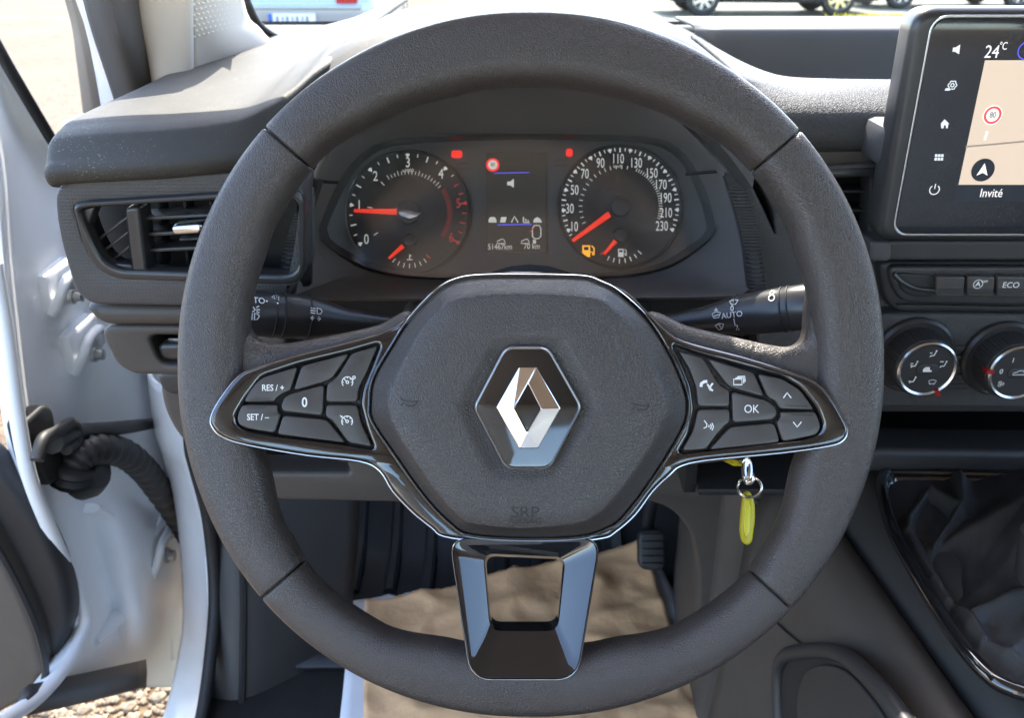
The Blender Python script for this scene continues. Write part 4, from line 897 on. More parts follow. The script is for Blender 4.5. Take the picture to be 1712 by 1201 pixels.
def gauge(cx, cy, par, kind):
    L_ = [arcp(cx, cy, 9, -40, 220), arcp(cx, cy, 2.2, 0, 360, 12), [(cx - 1.5, cy - 1.5), (cx - 4.5, cy - 4.5)]]
    for a in (0, 45, 90, 135, 180): L_.append([(cx + 6.2 * math.cos(R(a)), cy - 6.2 * math.sin(R(a))), (cx + 9 * math.cos(R(a)), cy - 9 * math.sin(R(a)))])
    if kind: L_ += [arcp(cx + 11, cy - 8, 2.2, 0, 360, 12), [(cx + 10, cy - 6), (cx + 8.5, cy - 3)]]
    else: L_ += [[(cx - 12, cy - 10), (cx - 8, cy - 7)], [(cx - 8, cy - 7), (cx - 10.5, cy - 6.8)], [(cx - 8, cy - 7), (cx - 8.4, cy - 9.4)]]
    wst(L_, .00052, par)
gauge(*zl([(982, 405)])[0], bl['lim'], True); gauge(*zl([(980, 672)])[0], bl['cru'], False)
wst([zl([(330, 514), (465, 514)]), zl([(315, 526), (455, 526)])], .0003, bl['res'], 'grip_line'); wst([zl([(298, 572), (432, 572)]), zl([(298, 583), (415, 583)])], .0003, bl['set'], 'grip_line')
wst([zr([(1005, 700), (1025, 672), (1047, 700)])], .0006, br['up']); wst([zr([(1058, 830), (1080, 858), (1103, 830)])], .0006, br['down'])
wst([zr([(1015, 742), (1135, 746)])], .0005, br['up'], 'grip_line'); wst([zr([(1045, 790), (1165, 795)])], .0005, br['down'], 'grip_line')
wst([zr([(735, 598), (780, 598), (780, 628), (735, 628), (735, 598)]), zr([(745, 592), (788, 590), (790, 620)]), zr([(755, 585), (795, 582), (797, 612)])], .0006, br['page'])
wst([zr([(558, 640), (560, 622), (575, 612), (592, 610)])], .0016, br['tel']); wst([zr([(592, 625), (605, 645), (610, 660)]), zr([(622, 620), (600, 650)]), zr([(600, 640), (622, 662)])], .0010, br['tel'])
wst([zr([(575, 822), (590, 842), (588, 858), (572, 865)]), zr([(600, 848), (602, 860)]), zr([(609, 842), (614, 856), (609, 870)]), zr([(617, 836), (626, 856), (618, 876)])], .00055, br['voice'])
for q in sw.children:
    pass
gl = mat('moulded_line', (.015, .015, .015), .5)
for b in (bl['res'], bl['set'], br['up'], br['down']):
    for ch in b.children:
        if ch.name.startswith('grip_line'): ch.data.materials.clear(); ch.data.materials.append(gl)

# airbag pad
PC = (883, 680)
def padloop(pts, z, k=1.0, n=144):
    s_ = [(p.x, p.y) for p in cat([Vector((x, y_, 0)) for x, y_ in pts], 4)]
    return [FW.p(PC[0] + (x - PC[0]) * k, PC[1] + (y_ - PC[1]) * k, z) for x, y_ in polar(s_, PC, n)]
plateau = [(874, 492), (985, 498), (1018, 512), (1060, 560), (1098, 630), (1113, 675), (1104, 712), (1060, 790), (1012, 848), (985, 868), (960, 876), (874, 884), (790, 876), (770, 866), (735, 830), (680, 750), (657, 706), (651, 672), (665, 630), (700, 560), (735, 518), (768, 500)]
pocket = [(876, 566), (932, 568), (952, 590), (990, 665), (991, 690), (960, 745), (930, 790), (876, 800), (828, 792), (800, 750), (774, 690), (773, 665), (808, 600), (828, 570)]
lp = [padloop(hub, -.004, 1.0), padloop(hub, .003, .999), padloop(hub, .0055, .992), padloop(hub, .0072, .980)]
for q, z in ((.30, .0110), (.65, .0158), (.88, .0186), (1.0, .0196), (1.12, .0200)):
    A1, B1 = padloop(hub, z, .978), padloop(plateau, z); lp.append([a * (1 - q) + b * q for a, b in zip(A1, B1)])
for q, z in ((.3, .0206), (.65, .0210), (.90, .0212), (1.0, .0206)):
    A1, B1 = padloop(plateau, z, .985), padloop(pocket, z); lp.append([a * (1 - q) + b * q for a, b in zip(A1, B1)])
lp += [padloop(pocket, .0186, .92), padloop(pocket, .0180, .7), padloop(pocket, .0180, .2)]
ap = loft('airbag_pad', lp, M['padskin'], sw, True, False, True, 80)
from mathutils.bvhtree import BVHTree
bvh = BVHTree.FromPolygons([v_.co for v_ in ap.data.vertices], [p_.vertices for p_ in ap.data.polygons])
def onskin(p):
    h = bvh.ray_cast(Vector((p.x, p.y, .1)), Vector((0, 0, -1)))[0]
    return Vector((p.x, p.y, (h.z if h else p.z) + .00035))
q_ = mat('embossed_black', (.028, .025, .023), .5, spec=.3)
def onpad(s_, x, y_, size, z): p = FW.p(x, y_, z); text('embossed_print', s_, size, (p.x, p.y, z), q_, ap, th=0, sx=1.15, fn=onskin)
onpad('SRP', 878, 858, .0082, .0206); onpad('AIRBAG', 878, 872, .0042, .0202)
def horn(cx, cy, z):
    L_ = [[(-22, -6), (-14, -1), (0, 1), (12, 0)], [(-20, 8), (-14, 2)], [(-11, 5), (-8, 8), (2, 9), (8, 6), (11, -2)]]
    strokes('horn_symbol', [[tuple(FW.p(cx + x * .9, cy + y_ * .9, z)[:2]) for x, y_ in l] for l in L_], .0005, z + .0003, M['black'], ap, fn=onskin)
horn(688, 671, .0206); horn(1075, 678, .0206)
# emblem
def ze(pts): return [(600 + x / 2.555, 450 + y_ / 2.555) for x, y_ in pts]
EM = [(625, 330), (808, 330), (955, 590), (815, 857), (628, 857), (488, 590)]
em_o = fil(wq(ze(EM), .022), [.0045, .0045, .0035, .0045, .0045, .0035], 8)
em = plate('emblem_plate', em_o, .0220, .006, M['gloss'], sw, .001, 3)
cxE = sum(em_o, Vector()) / len(em_o)
ringl = [[cxE + (p - cxE) * k + Vector((0, 0, z - p.z)) for p in em_o] for k, z in ((1.0, .0170), (1.0, .0218), (.986, .0233), (.970, .0237), (.948, .0219))]
for l, z in zip(ringl, (.0170, .0218, .0233, .0237, .0219)):
    for p in l: p.z = z
loft('emblem_ring', ringl, mat('emblem_chrome', (.95, .95, .96), .32, 1.0), em, True, ang=60)
def E(x, y_, z): return FW.p(*ze([(x, y_)])[0], z)
zo, zi, zb = .0228, .0258, .0219
dv = [E(684, 420, zo), E(760, 420, zo + .0006), E(862, 596, zo), E(766, 768, zo), E(684, 768, zo + .0006), E(587, 592, zo),      # 0-5 outer
      E(722, 490, zi), E(777, 598, zi), E(718, 697, zi), E(664, 594, zi)]                                                        # 6-9 inner
dvb = [Vector((p.x, p.y, zb)) for p in dv]
faces_ = [[0, 1, 9, 5], [1, 6, 9], [1, 2, 7, 6], [2, 3, 8, 7], [3, 4, 8], [4, 5, 9, 8]]
dm = mk('emblem_diamond', dv + dvb, [tuple(f_) for f_ in faces_] + [(i, (i + 1) % 6, 10 + (i + 1) % 6, 10 + i) for i in range(6)] + [(6 + i, 6 + (i + 1) % 4, 16 + (i + 1) % 4, 16 + i) for i in range(4)], M['chrome'], em, False)
md = dm.modifiers.new('b', 'BEVEL'); md.width = .0005; md.segments = 2; md.limit_method = 'ANGLE'; md.angle_limit = R(12)
# lower spoke
def zs(pts): return [(400 + x / 2.675, 780 + y_ / 2.675) for x, y_ in pts]
def quad(pts, rr, z0, z1):
    g = []
    for (x, y_) in pts: zz = z0 + (z1 - z0) * (y_ - 905) / 235; g.append(FW.p(x, y_, zz))
    return fil(g, rr, 6)
oq = [(750, 898), (1006, 898), (966, 1139), (786, 1139)]
def inset(pts, k): cx, cy = 877, 1020; return [(cx + (x - cx) * k, cy + (y_ - cy) * (k - (.0 if k > .97 else .0))) for x, y_ in pts]
lq = [quad(oq, .012, -.016, -.004), quad(oq, .012, .000, .014), quad(inset(oq, .985), .011, .0035, .0185), quad(inset(oq, .965), .010, .0042, .0192),
      quad([(765, 912), (992, 910), (954, 1120), (798, 1120)], .008, .0030, .0180), quad([(807, 926), (946, 932), (933, 1056), (819, 1056)], .006, -.003, .0105),
      quad([(809, 928), (944, 934), (931, 1053), (821, 1053)], .006, -.006, .007), quad([(812, 930), (942, 936), (931, 1040), (821, 1040)], .006, -.020, -.012)]
loft('lower_spoke', lq, M['gloss'], sw, True, ang=22)
loft('lower_edge_highlight', tube_loops([p + Vector((0, 0, -.0006)) for p in lq[2]], .00055, 6, up=(0, 0, 1)), M['edge'], sw, True, ring=True)  # thin tube added as the bright reflection along the spoke's edge
lathe('wheel_boss', [(.040, -.11), (.045, -.06), (.050, -.03), (.055, -.016)], M['black'], sw, 32)

# ================================================================== column stalks, key
def axis_frame(o, end, n=Vector((0, -cp, sp))):
    x = (end - o).normalized(); z = (n - x * n.dot(x)).normalized(); y_ = z.cross(x)
    return Fr(o, M=Matrix((x, y_, z)).transposed())
FCo = Fr(PT(880, 560, .60), 65)
col_ = thing('column_shroud', 'black plastic steering column shroud behind the wheel hub', 'column shroud', FCo)
loft('shroud', [fil([FCo.p(x, y_, z) for x, y_ in ((690 + d, 500 + d * .3), (1075 - d, 500 + d * .3), (1060 - d, 640), (980, 690), (790, 690), (700 + d, 640))], .02, 5) for z, d in ((-.10, -20), (.02, 0), (.05, 20))], M['plasticd'], col_, True, True, True, 40)
def stalk(o, e, label, ringx, prof, n=28):
    fr = axis_frame(o, e); t = thing('column_stalk', label, 'stalk', fr, 'control stalks on the steering column')
    lo = [[Vector((x, r * math.sin(2 * math.pi * i / n), r * .82 * math.cos(2 * math.pi * i / n))) for i in range(n)] for x, r in prof]
    b = loft('stalk_body', lo, M['satin'], t, True, True, True, 30)
    for x, r in ringx: lathe('collar', [(r, -.0006), (r + .0006, -.0003), (r + .0006, .0003), (r, .0006)], M['black'], b, n, Matrix.Translation((x, 0, 0)) @ Matrix.Diagonal((1, 1, .82, 1)) @ Matrix.Rotation(R(90), 4, 'Y'))
    return t, fr, b
def wrap(r0): return lambda p: Vector((p.x, p.y, .82 * math.sqrt(max(r0 * r0 - p.y * p.y, 1e-8)) + .0004))
o0, e0 = PT(700, 548, .60), PT(412, 522, .545); Ls = (e0 - o0).length
def xs_of(fr, px, py, z=.012): return fr.p(px, py, z)
t, fr, b = stalk(o0, e0, 'left lights stalk printed with headlamp symbols', [(Ls * .86, .0142), (Ls * .67, .0138), (Ls * .81, .0142)],
    [(0, .006), (Ls * .25, .0062), (Ls * .45, .0085), (Ls * .6, .0128), (Ls * .66, .0136), (Ls * .80, .0141), (Ls * .815, .0138), (Ls * .83, .0141), (Ls * .99, .0142), (Ls * 1.06, .0138), (Ls * 1.09, .0115)])
from mathutils.bvhtree import BVHTree
def skin(b, off=.0007):
    t_ = BVHTree.FromPolygons([v_.co for v_ in b.data.vertices], [p_.vertices for p_ in b.data.polygons])
    def f_(p):
        h = t_.ray_cast(Vector((p.x, p.y, .1)), Vector((0, 0, -1)))[0]
        return Vector((p.x, p.y, (h.z if h else .005) + off))
    return f_
def stx(fr, b, s_, px, py, size, r0=.0140): p = fr.p(px, py, r0 * .8); return text('stalk_print', s_, size, (p.x, p.y, 0), M['print'], b, th=0, rot=math.pi if fr.M.col[0].x < 0 else 0, fn=skin(b), bold=.01)
def sst(fr, b, lines, wd, r0=.0140): return strokes('stalk_symbol', [[tuple(fr.p(x, y_, r0 * .8)[:2]) for x, y_ in l] for l in lines], wd, 0, M['print'], b, fn=skin(b))
stx(fr, b, 'AUTO', 424, 502, .0050); sst(fr, b, [[(417, 514), (423, 514), (426, 518), (423, 521), (417, 521), (417, 514)], [(428, 514), (433, 512)], [(428, 518), (434, 518)], [(428, 521), (433, 523)]], .0007)
sst(fr, b, [[(425, 524), (430, 525), (433, 529), (430, 534), (425, 535), (425, 524)], [(413, 525), (422, 525)], [(413, 528), (422, 528)], [(413, 531), (422, 531)], [(413, 534), (422, 534)]], .0007)
sst(fr, b, [[(456, 497), (461, 494), (461, 500), (456, 497)], [(464, 494), (468, 493)], [(464, 497), (469, 497)], [(464, 500), (468, 501)]], .0006); sst(fr, b, [[(445, 503.5), (448, 503.5)], [(463, 507), (466, 507)]], .0010)
sst(fr, b, [[(530, 515), (536, 517), (538, 521), (535, 525), (529, 525), (530, 515)], [(519, 515), (527, 516)], [(518, 519), (527, 520)], [(518, 523), (526, 524)]], .0007, .0125); sst(fr, b, [[(524, 532), (518, 532), (522, 528.5), (518, 532), (522, 535.5)], [(529, 533), (535, 533), (531, 529.5), (535, 533), (531, 536.5)]], .0007, .0125)
o0, e0 = PT(1080, 548, .60), PT(1352, 512, .545); Ls = (e0 - o0).length
t, fr, b = stalk(o0, e0, 'right wiper stalk printed AUTO with its tip in sunlight', [(Ls * .60, .0130), (Ls * .86, .0138), (Ls * .90, .0138)],
    [(0, .007), (Ls * .2, .0072), (Ls * .38, .0085), (Ls * .52, .0115), (Ls * .60, .0129), (Ls * .84, .0137), (Ls * .86, .0135), (Ls * .88, .0138), (Ls * 1.04, .0138), (Ls * 1.08, .012)])
stx(fr, b, '0', 1224, 516, .0050, .0128); stx(fr, b, 'AUTO', 1224, 527, .0050, .0128); stx(fr, b, '1', 1228, 538, .0050, .0128); stx(fr, b, '2', 1231, 548, .0050, .0128)
sst(fr, b, [[(1217, 504), (1224, 501), (1232, 502), (1229, 509), (1222, 509), (1217, 504)], [(1224, 503), (1227, 509)]], .0006, .0128)
sst(fr, b, [[(1190, 525), (1197, 521), (1205, 523), (1202, 531), (1193, 532), (1190, 525)], [(1192, 529), (1203, 526)], [(1196, 515), (1196, 520)], [(1193, 519), (1200, 518)]], .0006, .0115); sst(fr, b, [[(1195, 545), (1202, 541), (1210, 542), (1206, 550), (1200, 552), (1195, 545)], [(1202, 543), (1205, 550)]], .0006, .0115)
sst(fr, b, [arcp(1289, 498, 5, 0, 360, 14), arcp(1288, 489, 3.4, 0, 360, 12), [(1287, 493), (1289, 492)]], .0006, .0136)

FKy = Fr(PT(1250, 770, .55), 65)
key = thing('car_key', 'car key in the ignition with steel ring and yellow plastic fob', 'key', FKy)
def kp(pts, z=0): return FKy.ps(pts, z)
box('key_head', *(kp([(1214, 776)], -.03)[0] + Vector((0, 0, -.02))), *(kp([(1240, 766)], -.03)[0] + Vector((0, 0, .015))), M['yellow'], key, .002)
tube('key_bar', [FKy.p(1225, 770, -.03), FKy.p(1246, 770, -.01), FKy.p(1248, 774, 0)], .0025, M['steel'], key, 8)
def ringtube(name, cx, cy, rx, ry, z, rad, m, par, tilt=0):
    P = [FKy.p(cx + rx * math.cos(2 * math.pi * i / 32), cy + ry * math.sin(2 * math.pi * i / 32), z + tilt * math.sin(2 * math.pi * i / 32)) for i in range(33)]
    lo = tube_loops(P[:-1], rad, 8, up=(0, 0, 1)); return loft(name, lo, m, par, True, ring=True)
ringtube('key_ring', 1253, 815, 20, 17, .001, .0009, M['steel'], key, .004)
ringtube('clasp', 1249, 786, 5, 18, 0, .0016, M['steel'], key, .002); ringtube('link', 1252, 800, 7, 9, .002, .0012, M['steel'], key, .003)
fob = fil(kp([(1244, 824), (1252, 821), (1258, 830), (1262, 846), (1262, 870), (1257, 906), (1250, 913), (1241, 908), (1237, 890), (1239, 862), (1241, 840)], .002), .003, 4)
fb = plate('fob', fob, .004, .006, M['yellow'], key, .0018, 4, ang=60)
fe = fil(kp([(1246, 836), (1251, 836), (1255, 850), (1253, 890), (1248, 900), (1243, 885), (1245, 855)], .004), .003, 4); plate('fob_window', fe, .0046, .001, mat('fob_label', (.85, .78, .05), .25), fb, .0003)

# ================================================================== touchscreen
FS = Fr(W(.36, .56, -.18), 90)
ts = thing('touchscreen', 'black portrait touchscreen showing a beige map and 24 degrees', 'touchscreen', FS)
def s(x, y_, z=0): return FS.p(x, y_, z)
p0, p1 = s(1537, 12), s(1480, 398); x0 = (p0.x + p1.x) / 2; zt, zb_ = p0.y, s(1480, 404).y
plate('housing', fil(rect(x0 - .004, zb_, x0 + .27, zt), .014, 8), .000, .024, M['satin'], ts, .006, 5)
bz = plate('bezel_line', [fil(rect(x0 + .0055, zb_ + .004, x0 + .266, zt - .004), .011, 8), fil(rect(x0 + .0068, zb_ + .0055, x0 + .265, zt - .0055), .010, 8)], .0012, .002, M['silver'], ts, .0003)
gp = plate('screen_glass', fil(rect(x0 + .0072, zb_ + .0059, x0 + .264, zt - .0059), .010, 8), .0009, .002, M['screen'], ts, .0003)
ZS = .0011
mx0 = (s(1640, 102).x + s(1606, 308).x) / 2; mt, mb = s(1640, 100).y, s(1606, 308).y
mp = plate('map', rect(mx0, mb, x0 + .24, mt), ZS + .0001, .0002, M['map'], gp)
plate('footer_bar', rect(mx0 - .001, s(1604, 336).y, x0 + .24, mb - .0002), ZS, .0002, M['mapdark'], gp)
def spt(x, y_): return tuple(s(x, y_, ZS)[:2])
strokes('map_road', [[spt(1614, 245), spt(1660, 241), spt(1712, 236), spt(1790, 228)]], .0011, ZS + .0003, M['mapline'], gp)
strokes('map_lane', [[spt(1650, 219), spt(1646, 234)]], .0013, ZS + .0003, M['mapwhite'], gp)
o = spt(1659, 192); plate('speed_sign', disc(*o, .0058, 36), ZS + .0004, .0002, M['mapwhite'], gp); plate('sign_ring', [disc(*o, .0053, 36), disc(*o, .0039, 36)], ZS + .0006, .0002, M['mapred'], gp); text('sign_print', '80', .0050, (*o, ZS + .0007), M['mapdark'], gp, sx=.8)
o = spt(1643, 284); plate('position_disc', disc(*o, .0072, 40), ZS + .0004, .0002, M['mapdark'], gp)
plate('position_arrow', [Vector((o[0], o[1] + .0042, 0)), Vector((o[0] + .0034, o[1] - .0034, 0)), Vector((o[0], o[1] - .0016, 0)), Vector((o[0] - .0034, o[1] - .0034, 0))], ZS + .0007, .0002, M['mapwhite'], gp)
text('screen_print', '24', .0102, (*spt(1658, 87), ZS + .0003), M['scrtext'], gp, sx=.86); text('screen_print', '°C', .0062, (*spt(1677, 77), ZS + .0003), M['scrtext'], gp, sx=.7)
text('screen_print', 'Invité', .0078, (*spt(1657, 323), ZS + .0003), M['scrtext'], gp, sx=.84)
strokes('assistant_ring', [[(spt(1716, 84)[0] + .005 * math.cos(R(a)), spt(1716, 84)[1] + .005 * math.sin(R(a))) for a in range(0, 361, 15)]], .0007, ZS + .0003, M['blue'], gp)
ip = mat('panel_icon', (.7, .7, .7), .4, emit=(1, 1, 1), es=.25)
def icon(pts): return plate('touch_symbol', [Vector((*spt(x, y_), 0)) for x, y_ in pts], ZS + .0004, .0002, ip, gp)
icon([(1593, 79), (1597, 79), (1605, 74), (1603, 90), (1596, 86), (1592, 86)])
icon([(1572, 207), (1579, 199), (1587, 207), (1585, 207), (1584, 214), (1581, 214), (1581, 209), (1578, 209), (1577, 214), (1573, 214), (1573, 207)])
for j in range(2):
    for i in range(3): x, y_ = 1563 + i * 5.2 - j * .8, 257.5 + j * 6; icon([(x, y_), (x + 4, y_), (x + 3.6, y_ + 4.5), (x - .4, y_ + 4.5)])
o = spt(1562, 317); strokes('touch_symbol', [[(o[0] + .0030 * math.sin(R(a)), o[1] + .0030 * math.cos(R(a))) for a in range(35, 330, 12)], [(o[0], o[1] + .0005), (o[0], o[1] + .0038)]], .0006, ZS + .0003, ip, gp)
o = spt(1592, 142); strokes('touch_symbol', [[(o[0] + .0024 * math.cos(R(a)) * (1 + .12 * math.cos(R(a * 6))), o[1] + .0024 * math.sin(R(a)) * (1 + .12 * math.cos(R(a * 6)))) for a in range(0, 361, 12)], [(o[0] + .001 * math.cos(R(a)), o[1] + .001 * math.sin(R(a))) for a in range(0, 361, 30)]], .0006, ZS + .0003, ip, gp)
icon([(1579, 151), (1581, 147), (1587, 147), (1588, 151)])
box('mount', x0 - .006, zb_ + .045, -.050, x0 + .12, zt - .070, -.012, M['pillard'], ts, .006)

# ================================================================== centre stack
FSt = Fr(W(.36, .60, -.30), 90)
stk = thing('centre_stack', 'dark centre stack carrying switches above the heater controls', 'centre stack', FSt)
def st_(x, y_, z=0): return FSt.p(x, y_, z)
def SP(name, pts, z, th, m, par=None, bev=.002, r=.006, holes=()):
    outs = [fil([FSt.p(x, y_, z) for x, y_ in pts], r)] + [fil([FSt.p(x, y_, z) for x, y_ in h], hr) for h, hr in holes]
    return plate(name, outs, z, th, m, par or stk, bev, 3)
SP('back_panel', [(1440, 395), (1900, 395), (1900, 690), (1440, 690)], -.012, .02, M['plasticd'])
SP('screen_shelf', [(1462, 402), (1900, 402), (1900, 436), (1462, 436)], .020, .05, M['plasticd'], r=.004)
SP('shelf_block', [(1455, 404), (1490, 404), (1492, 430), (1486, 438), (1455, 438)], .026, .03, M['weave'], r=.003)
SP('switch_surround', [(1470, 438), (1900, 438), (1900, 525), (1500, 522), (1482, 505)], .012, .03, M['plasticd'], r=.008, bev=.003)
sb = SP('switch_bank', [(1486, 446), (1900, 447), (1900, 514), (1540, 508), (1505, 503), (1492, 480)], .018, .02, M['satin'], r=[.006, .006, .006, .006, .012, .008], bev=.002)
SP('switch_line', [(1500, 510), (1900, 518), (1900, 520), (1500, 512)], .0205, .004, M['satin'], r=.001, bev=.0005)
SP('switch_scoop', [(1495, 456), (1566, 461), (1566, 496), (1530, 497), (1508, 488)], .0195, .003, M['black'], sb, .001, .006)
tube('scoop_edge', cat([FSt.p(x, y_, .0205) for x, y_ in ((1494, 458), (1506, 470), (1530, 482), (1564, 486))], 5, False), .0016, M['satin'], sb, 8)
for k, (xa, xb, nm) in enumerate(((1566, 1614, None), (1618, 1664, 'A'), (1668, 1716, 'ECO'), (1720, 1766, None))):
    bt = SP('switch', [(xa, 462), (xb, 463), (xb - 3, 497), (xa - 1, 496)], .0235, .008, M['button'], stk, .0012, .002)
    for j in range(3): SP('grip_ridge', [(xa + 1, 483 + j * 3.4), (xb - 3, 484 + j * 3.4), (xb - 3, 485.6 + j * 3.4), (xa + 1, 484.6 + j * 3.4)], .0242, .001, M['satin'], bt, .0002, .0003)
    if nm == 'ECO': p = st_(1690, 477, .0235); text('switch_print', 'ECO', .0058, (p.x, p.y, .0237), M['print'], bt, th=.0001); bt['label'] = 'switch printed ECO'
    if nm == 'A':
        p = st_(1635, 475, .0235); text('switch_print', 'A', .0048, (p.x, p.y, .0237), M['print'], bt, th=.0001, bold=.02); strokes('switch_symbol', [[(p.x + .0031 * math.cos(R(a)), p.y + .0031 * math.sin(R(a))) for a in range(0, 361, 20)]], .0005, .0238, M['print'], bt)
        p = st_(1646, 471, .0235); text('switch_print', 'OFF', .0026, (p.x, p.y, .0237), M['print'], bt, th=.0001); bt['label'] = 'stop start switch printed A OFF'
FCl = Fr(W(.36, .585, -.28), 90)
hc = thing('heater_panel', 'grained heater control panel with round rotary knobs', 'heater panel', FCl)
pl = [(1440, 528), (1484, 526), (1540, 524), (1900, 528), (1900, 684), (1440, 682)]
plate('panel_face', fil([FCl.p(x, y_, 0) for x, y_ in pl], .004), 0, .03, M['padr'], hc, .003, 3)
for k in range(5):
    y0 = 578 + k * 16; plate('groove_bar', fil([FCl.p(x, y_, .001) for x, y_ in ((1585, y0), (1665, y0 + 1), (1665, y0 + 10), (1585, y0 + 9))], .001), .0015 + .0004 * (k % 2), .003, M['satin'] if k % 2 else M['plasticd'], hc, .0006)
def knob(px, py, mark, label):
    o = FCl.p(px, py, .026); Mx = Matrix.Translation((o.x, o.y, 0))
    lathe('knob_collar', [(.0285, -.002), (.0285, .004), (.0265, .006), (.024, .005)], M['satin'], hc, 48, Mx)
    n = 120; kb = []
    for r, h in ((.0225, .002), (.0222, .020), (.0212, .0235)): kb.append([Vector((o.x + (r + (.0003 if i % 2 else -.0003) * (h < .021)) * math.cos(2 * math.pi * i / n), o.y + (r + (.0003 if i % 2 else -.0003) * (h < .021)) * math.sin(2 * math.pi * i / n), h)) for i in range(n)])
    kn = loft('rotary_knob', kb, M['plasticd'], hc, True, False, True, 25); kn['label'] = label
    lathe('knob_ring', [(.0208, .0225), (.0205, .0262), (.0194, .0272), (.0180, .0264), (.0177, .0250)], M['silver'], kn, 60, Mx)
    plate('knob_face', disc(o.x, o.y, .0179, 48), .0256, .002, M['satin'], kn)
    plate('knob_bar', fil(rect(o.x - .0072, o.y - .0042, o.x + .0072, o.y + .0042), .004), .0264, .002, M['plasticd'], kn, .0006)
    a = mark; e = Vector((math.cos(R(a)), math.sin(R(a)))); nn = Vector((-e.y, e.x)) * .0014
    q = [(o.x + e.x * r + nn.x * s_, o.y + e.y * r + nn.y * s_, 0) for r, s_ in ((.0176, -1), (.0228, -1), (.0228, 1), (.0176, 1))]
    plate('knob_mark', [Vector(p) for p in q], .0278, .006, M['red'], kn)
    return kn, o
k1, o1 = knob(1550, 618, -60, 'air direction knob with airflow symbols')
def seat_icon(cx, cy, par, arrows, z=.0260, s_=1.0):
    g = lambda a, b: (cx + a * s_ * .001, cy + b * s_ * .001)
    strokes('knob_symbol', [[g(-1.2, -1), g(.6, -1), g(1.6, 1.6)], [g(-1.2, -1), g(-2, -2)]], .0007, z, M['print'], par); plate('knob_symbol', disc(*g(1.8, 2.4), .0006, 10), z, .0002, M['print'], par)
    strokes('knob_symbol', [[g(*a), g(*b)] for a, b in arrows], .0006, z, M['print'], par)
seat_icon(o1.x + .002, o1.y + .0115, k1, [((-2.6, 1), (-.8, 1))]); seat_icon(o1.x - .0095, o1.y + .0035, k1, [((-2.6, 1), (-.8, 1)), ((-2.6, -.4), (-1.2, -.4))]); seat_icon(o1.x + .0105, o1.y + .0035, k1, [((-2.6, 2.4), (-.2, 2.4))]); seat_icon(o1.x - .0085, o1.y - .0085, k1, [((-2.6, -.6), (-1.2, -.6))])
g = (o1.x + .0055, o1.y - .010); strokes('knob_symbol', [[(g[0] - .0026, g[1] + .0014), (g[0], g[1] + .002), (g[0] + .0026, g[1] + .0014), (g[0] + .0018, g[1] - .001), (g[0] - .0018, g[1] - .001), (g[0] - .0026, g[1] + .0014)], [(g[0] - .0012, g[1] - .0018), (g[0] - .0012, g[1] - .0006)], [(g[0] + .0012, g[1] - .0018), (g[0] + .0012, g[1] - .0006)]], .0005, .0260, M['print'], k1)
g = (o1.x, o1.y); plate('knob_symbol', fil([Vector((g[0] + a * .001, g[1] + b * .001, 0)) for a, b in ((-3, -1.6), (3, -1.6), (3.2, -.6), (1.6, -.2), (1.2, 2), (-1.5, 2), (-3, .5))], .0004), .0267, .0002, M['print'], k1)
k2, o2 = knob(1702, 624, 176, 'fan speed knob with red marker')
text('knob_print', '1', .0052, (o2.x - .0055, o2.y + .0095, .0260), M['print'], k2, th=.0001); text('knob_print', '0', .0052, (o2.x - .0118, o2.y + .001, .0260), M['print'], k2, th=.0001)
for a in range(3): strokes('knob_symbol', [[(o2.x - .0100 + .0022 * math.cos(R(a * 120 + d)) * q, o2.y - .0085 + .0022 * math.sin(R(a * 120 + d)) * q) for d, q in ((0, .1), (-35, .9), (0, 1), (35, .9), (0, .1))]], .0005, .0260, M['print'], k2)
strokes('knob_symbol', [[(o2.x + a * .001, o2.y + b * .001) for a, b in ((-4, -1), (-3.5, .4), (-1.5, .8), (0, 2), (3, 2), (4, .4), (4, -1), (-4, -1))]], .0005, .0267, M['print'], k2)
# open shelf below the heater panel
FSh = Fr(W(.40, .62, -.37))
sh = thing('storage_shelf', 'deep dark storage shelf below the heater knobs', 'storage shelf', FSh)
for nm, b_ in (('shelf_back', (-.25, .16, -.04, .4, .17, .09)), ('shelf_floor', (-.25, -.01, -.036, .4, .16, -.030)), ('shelf_top', (-.25, .0, .070, .4, .16, .076)), ('shelf_side', (-.26, 0, -.04, -.25, .17, .08))): box(nm, *b_, M['black'], sh, .001)
box('shelf_rib', *(FSh.L(PY(1617, 755, .635)) + Vector((0, -.002, -.001))), *(FSh.L(PY(1642, 757, .635)) + Vector((0, .002, .001))), M['silver'], sh, .0003)
wallplate('shelf_lip', [(1440, 752), (1900, 760), (1900, 800), (1440, 792)], .612, .04, M['plasticd'], sh, FSh, .006, .006)

# ================================================================== centre console and gear gaiter
FCn = Fr(W(.26, .45, -.78))
cn = thing('centre_console', 'brown grey centre console with padded edge beside the driver', 'console', FCn)
def cx_(x, y_): return x + (.6 - y_) * .09
ys = (.66, .58, .48, .36, .22, .05)
pr = [(.195, -.79), (.205, -.66), (.213, -.54), (.216, -.475), (.222, -.447), (.233, -.428), (.246, -.4205), (.256, -.4225), (.2605, -.4285)]
patch('side_panel', [[W(cx_(x, y_), y_, z_) for x, z_ in pr] for y_ in ys], M['plastic'], cn, FCn, 5, 3, .003)
pr2 = [(.2610, -.4325), (.2625, -.424), (.268, -.412), (.280, -.398), (.30, -.391), (.36, -.389), (.65, -.389)]
patch('top_cover', [[W(cx_(x, y_), y_, z_ - .02 * max(0, .5 - y_) - (.0 if y_ < .6 else .0)) for x, z_ in pr2] for y_ in ys], M['plasticd'], cn, FCn, 4, 3, .003)
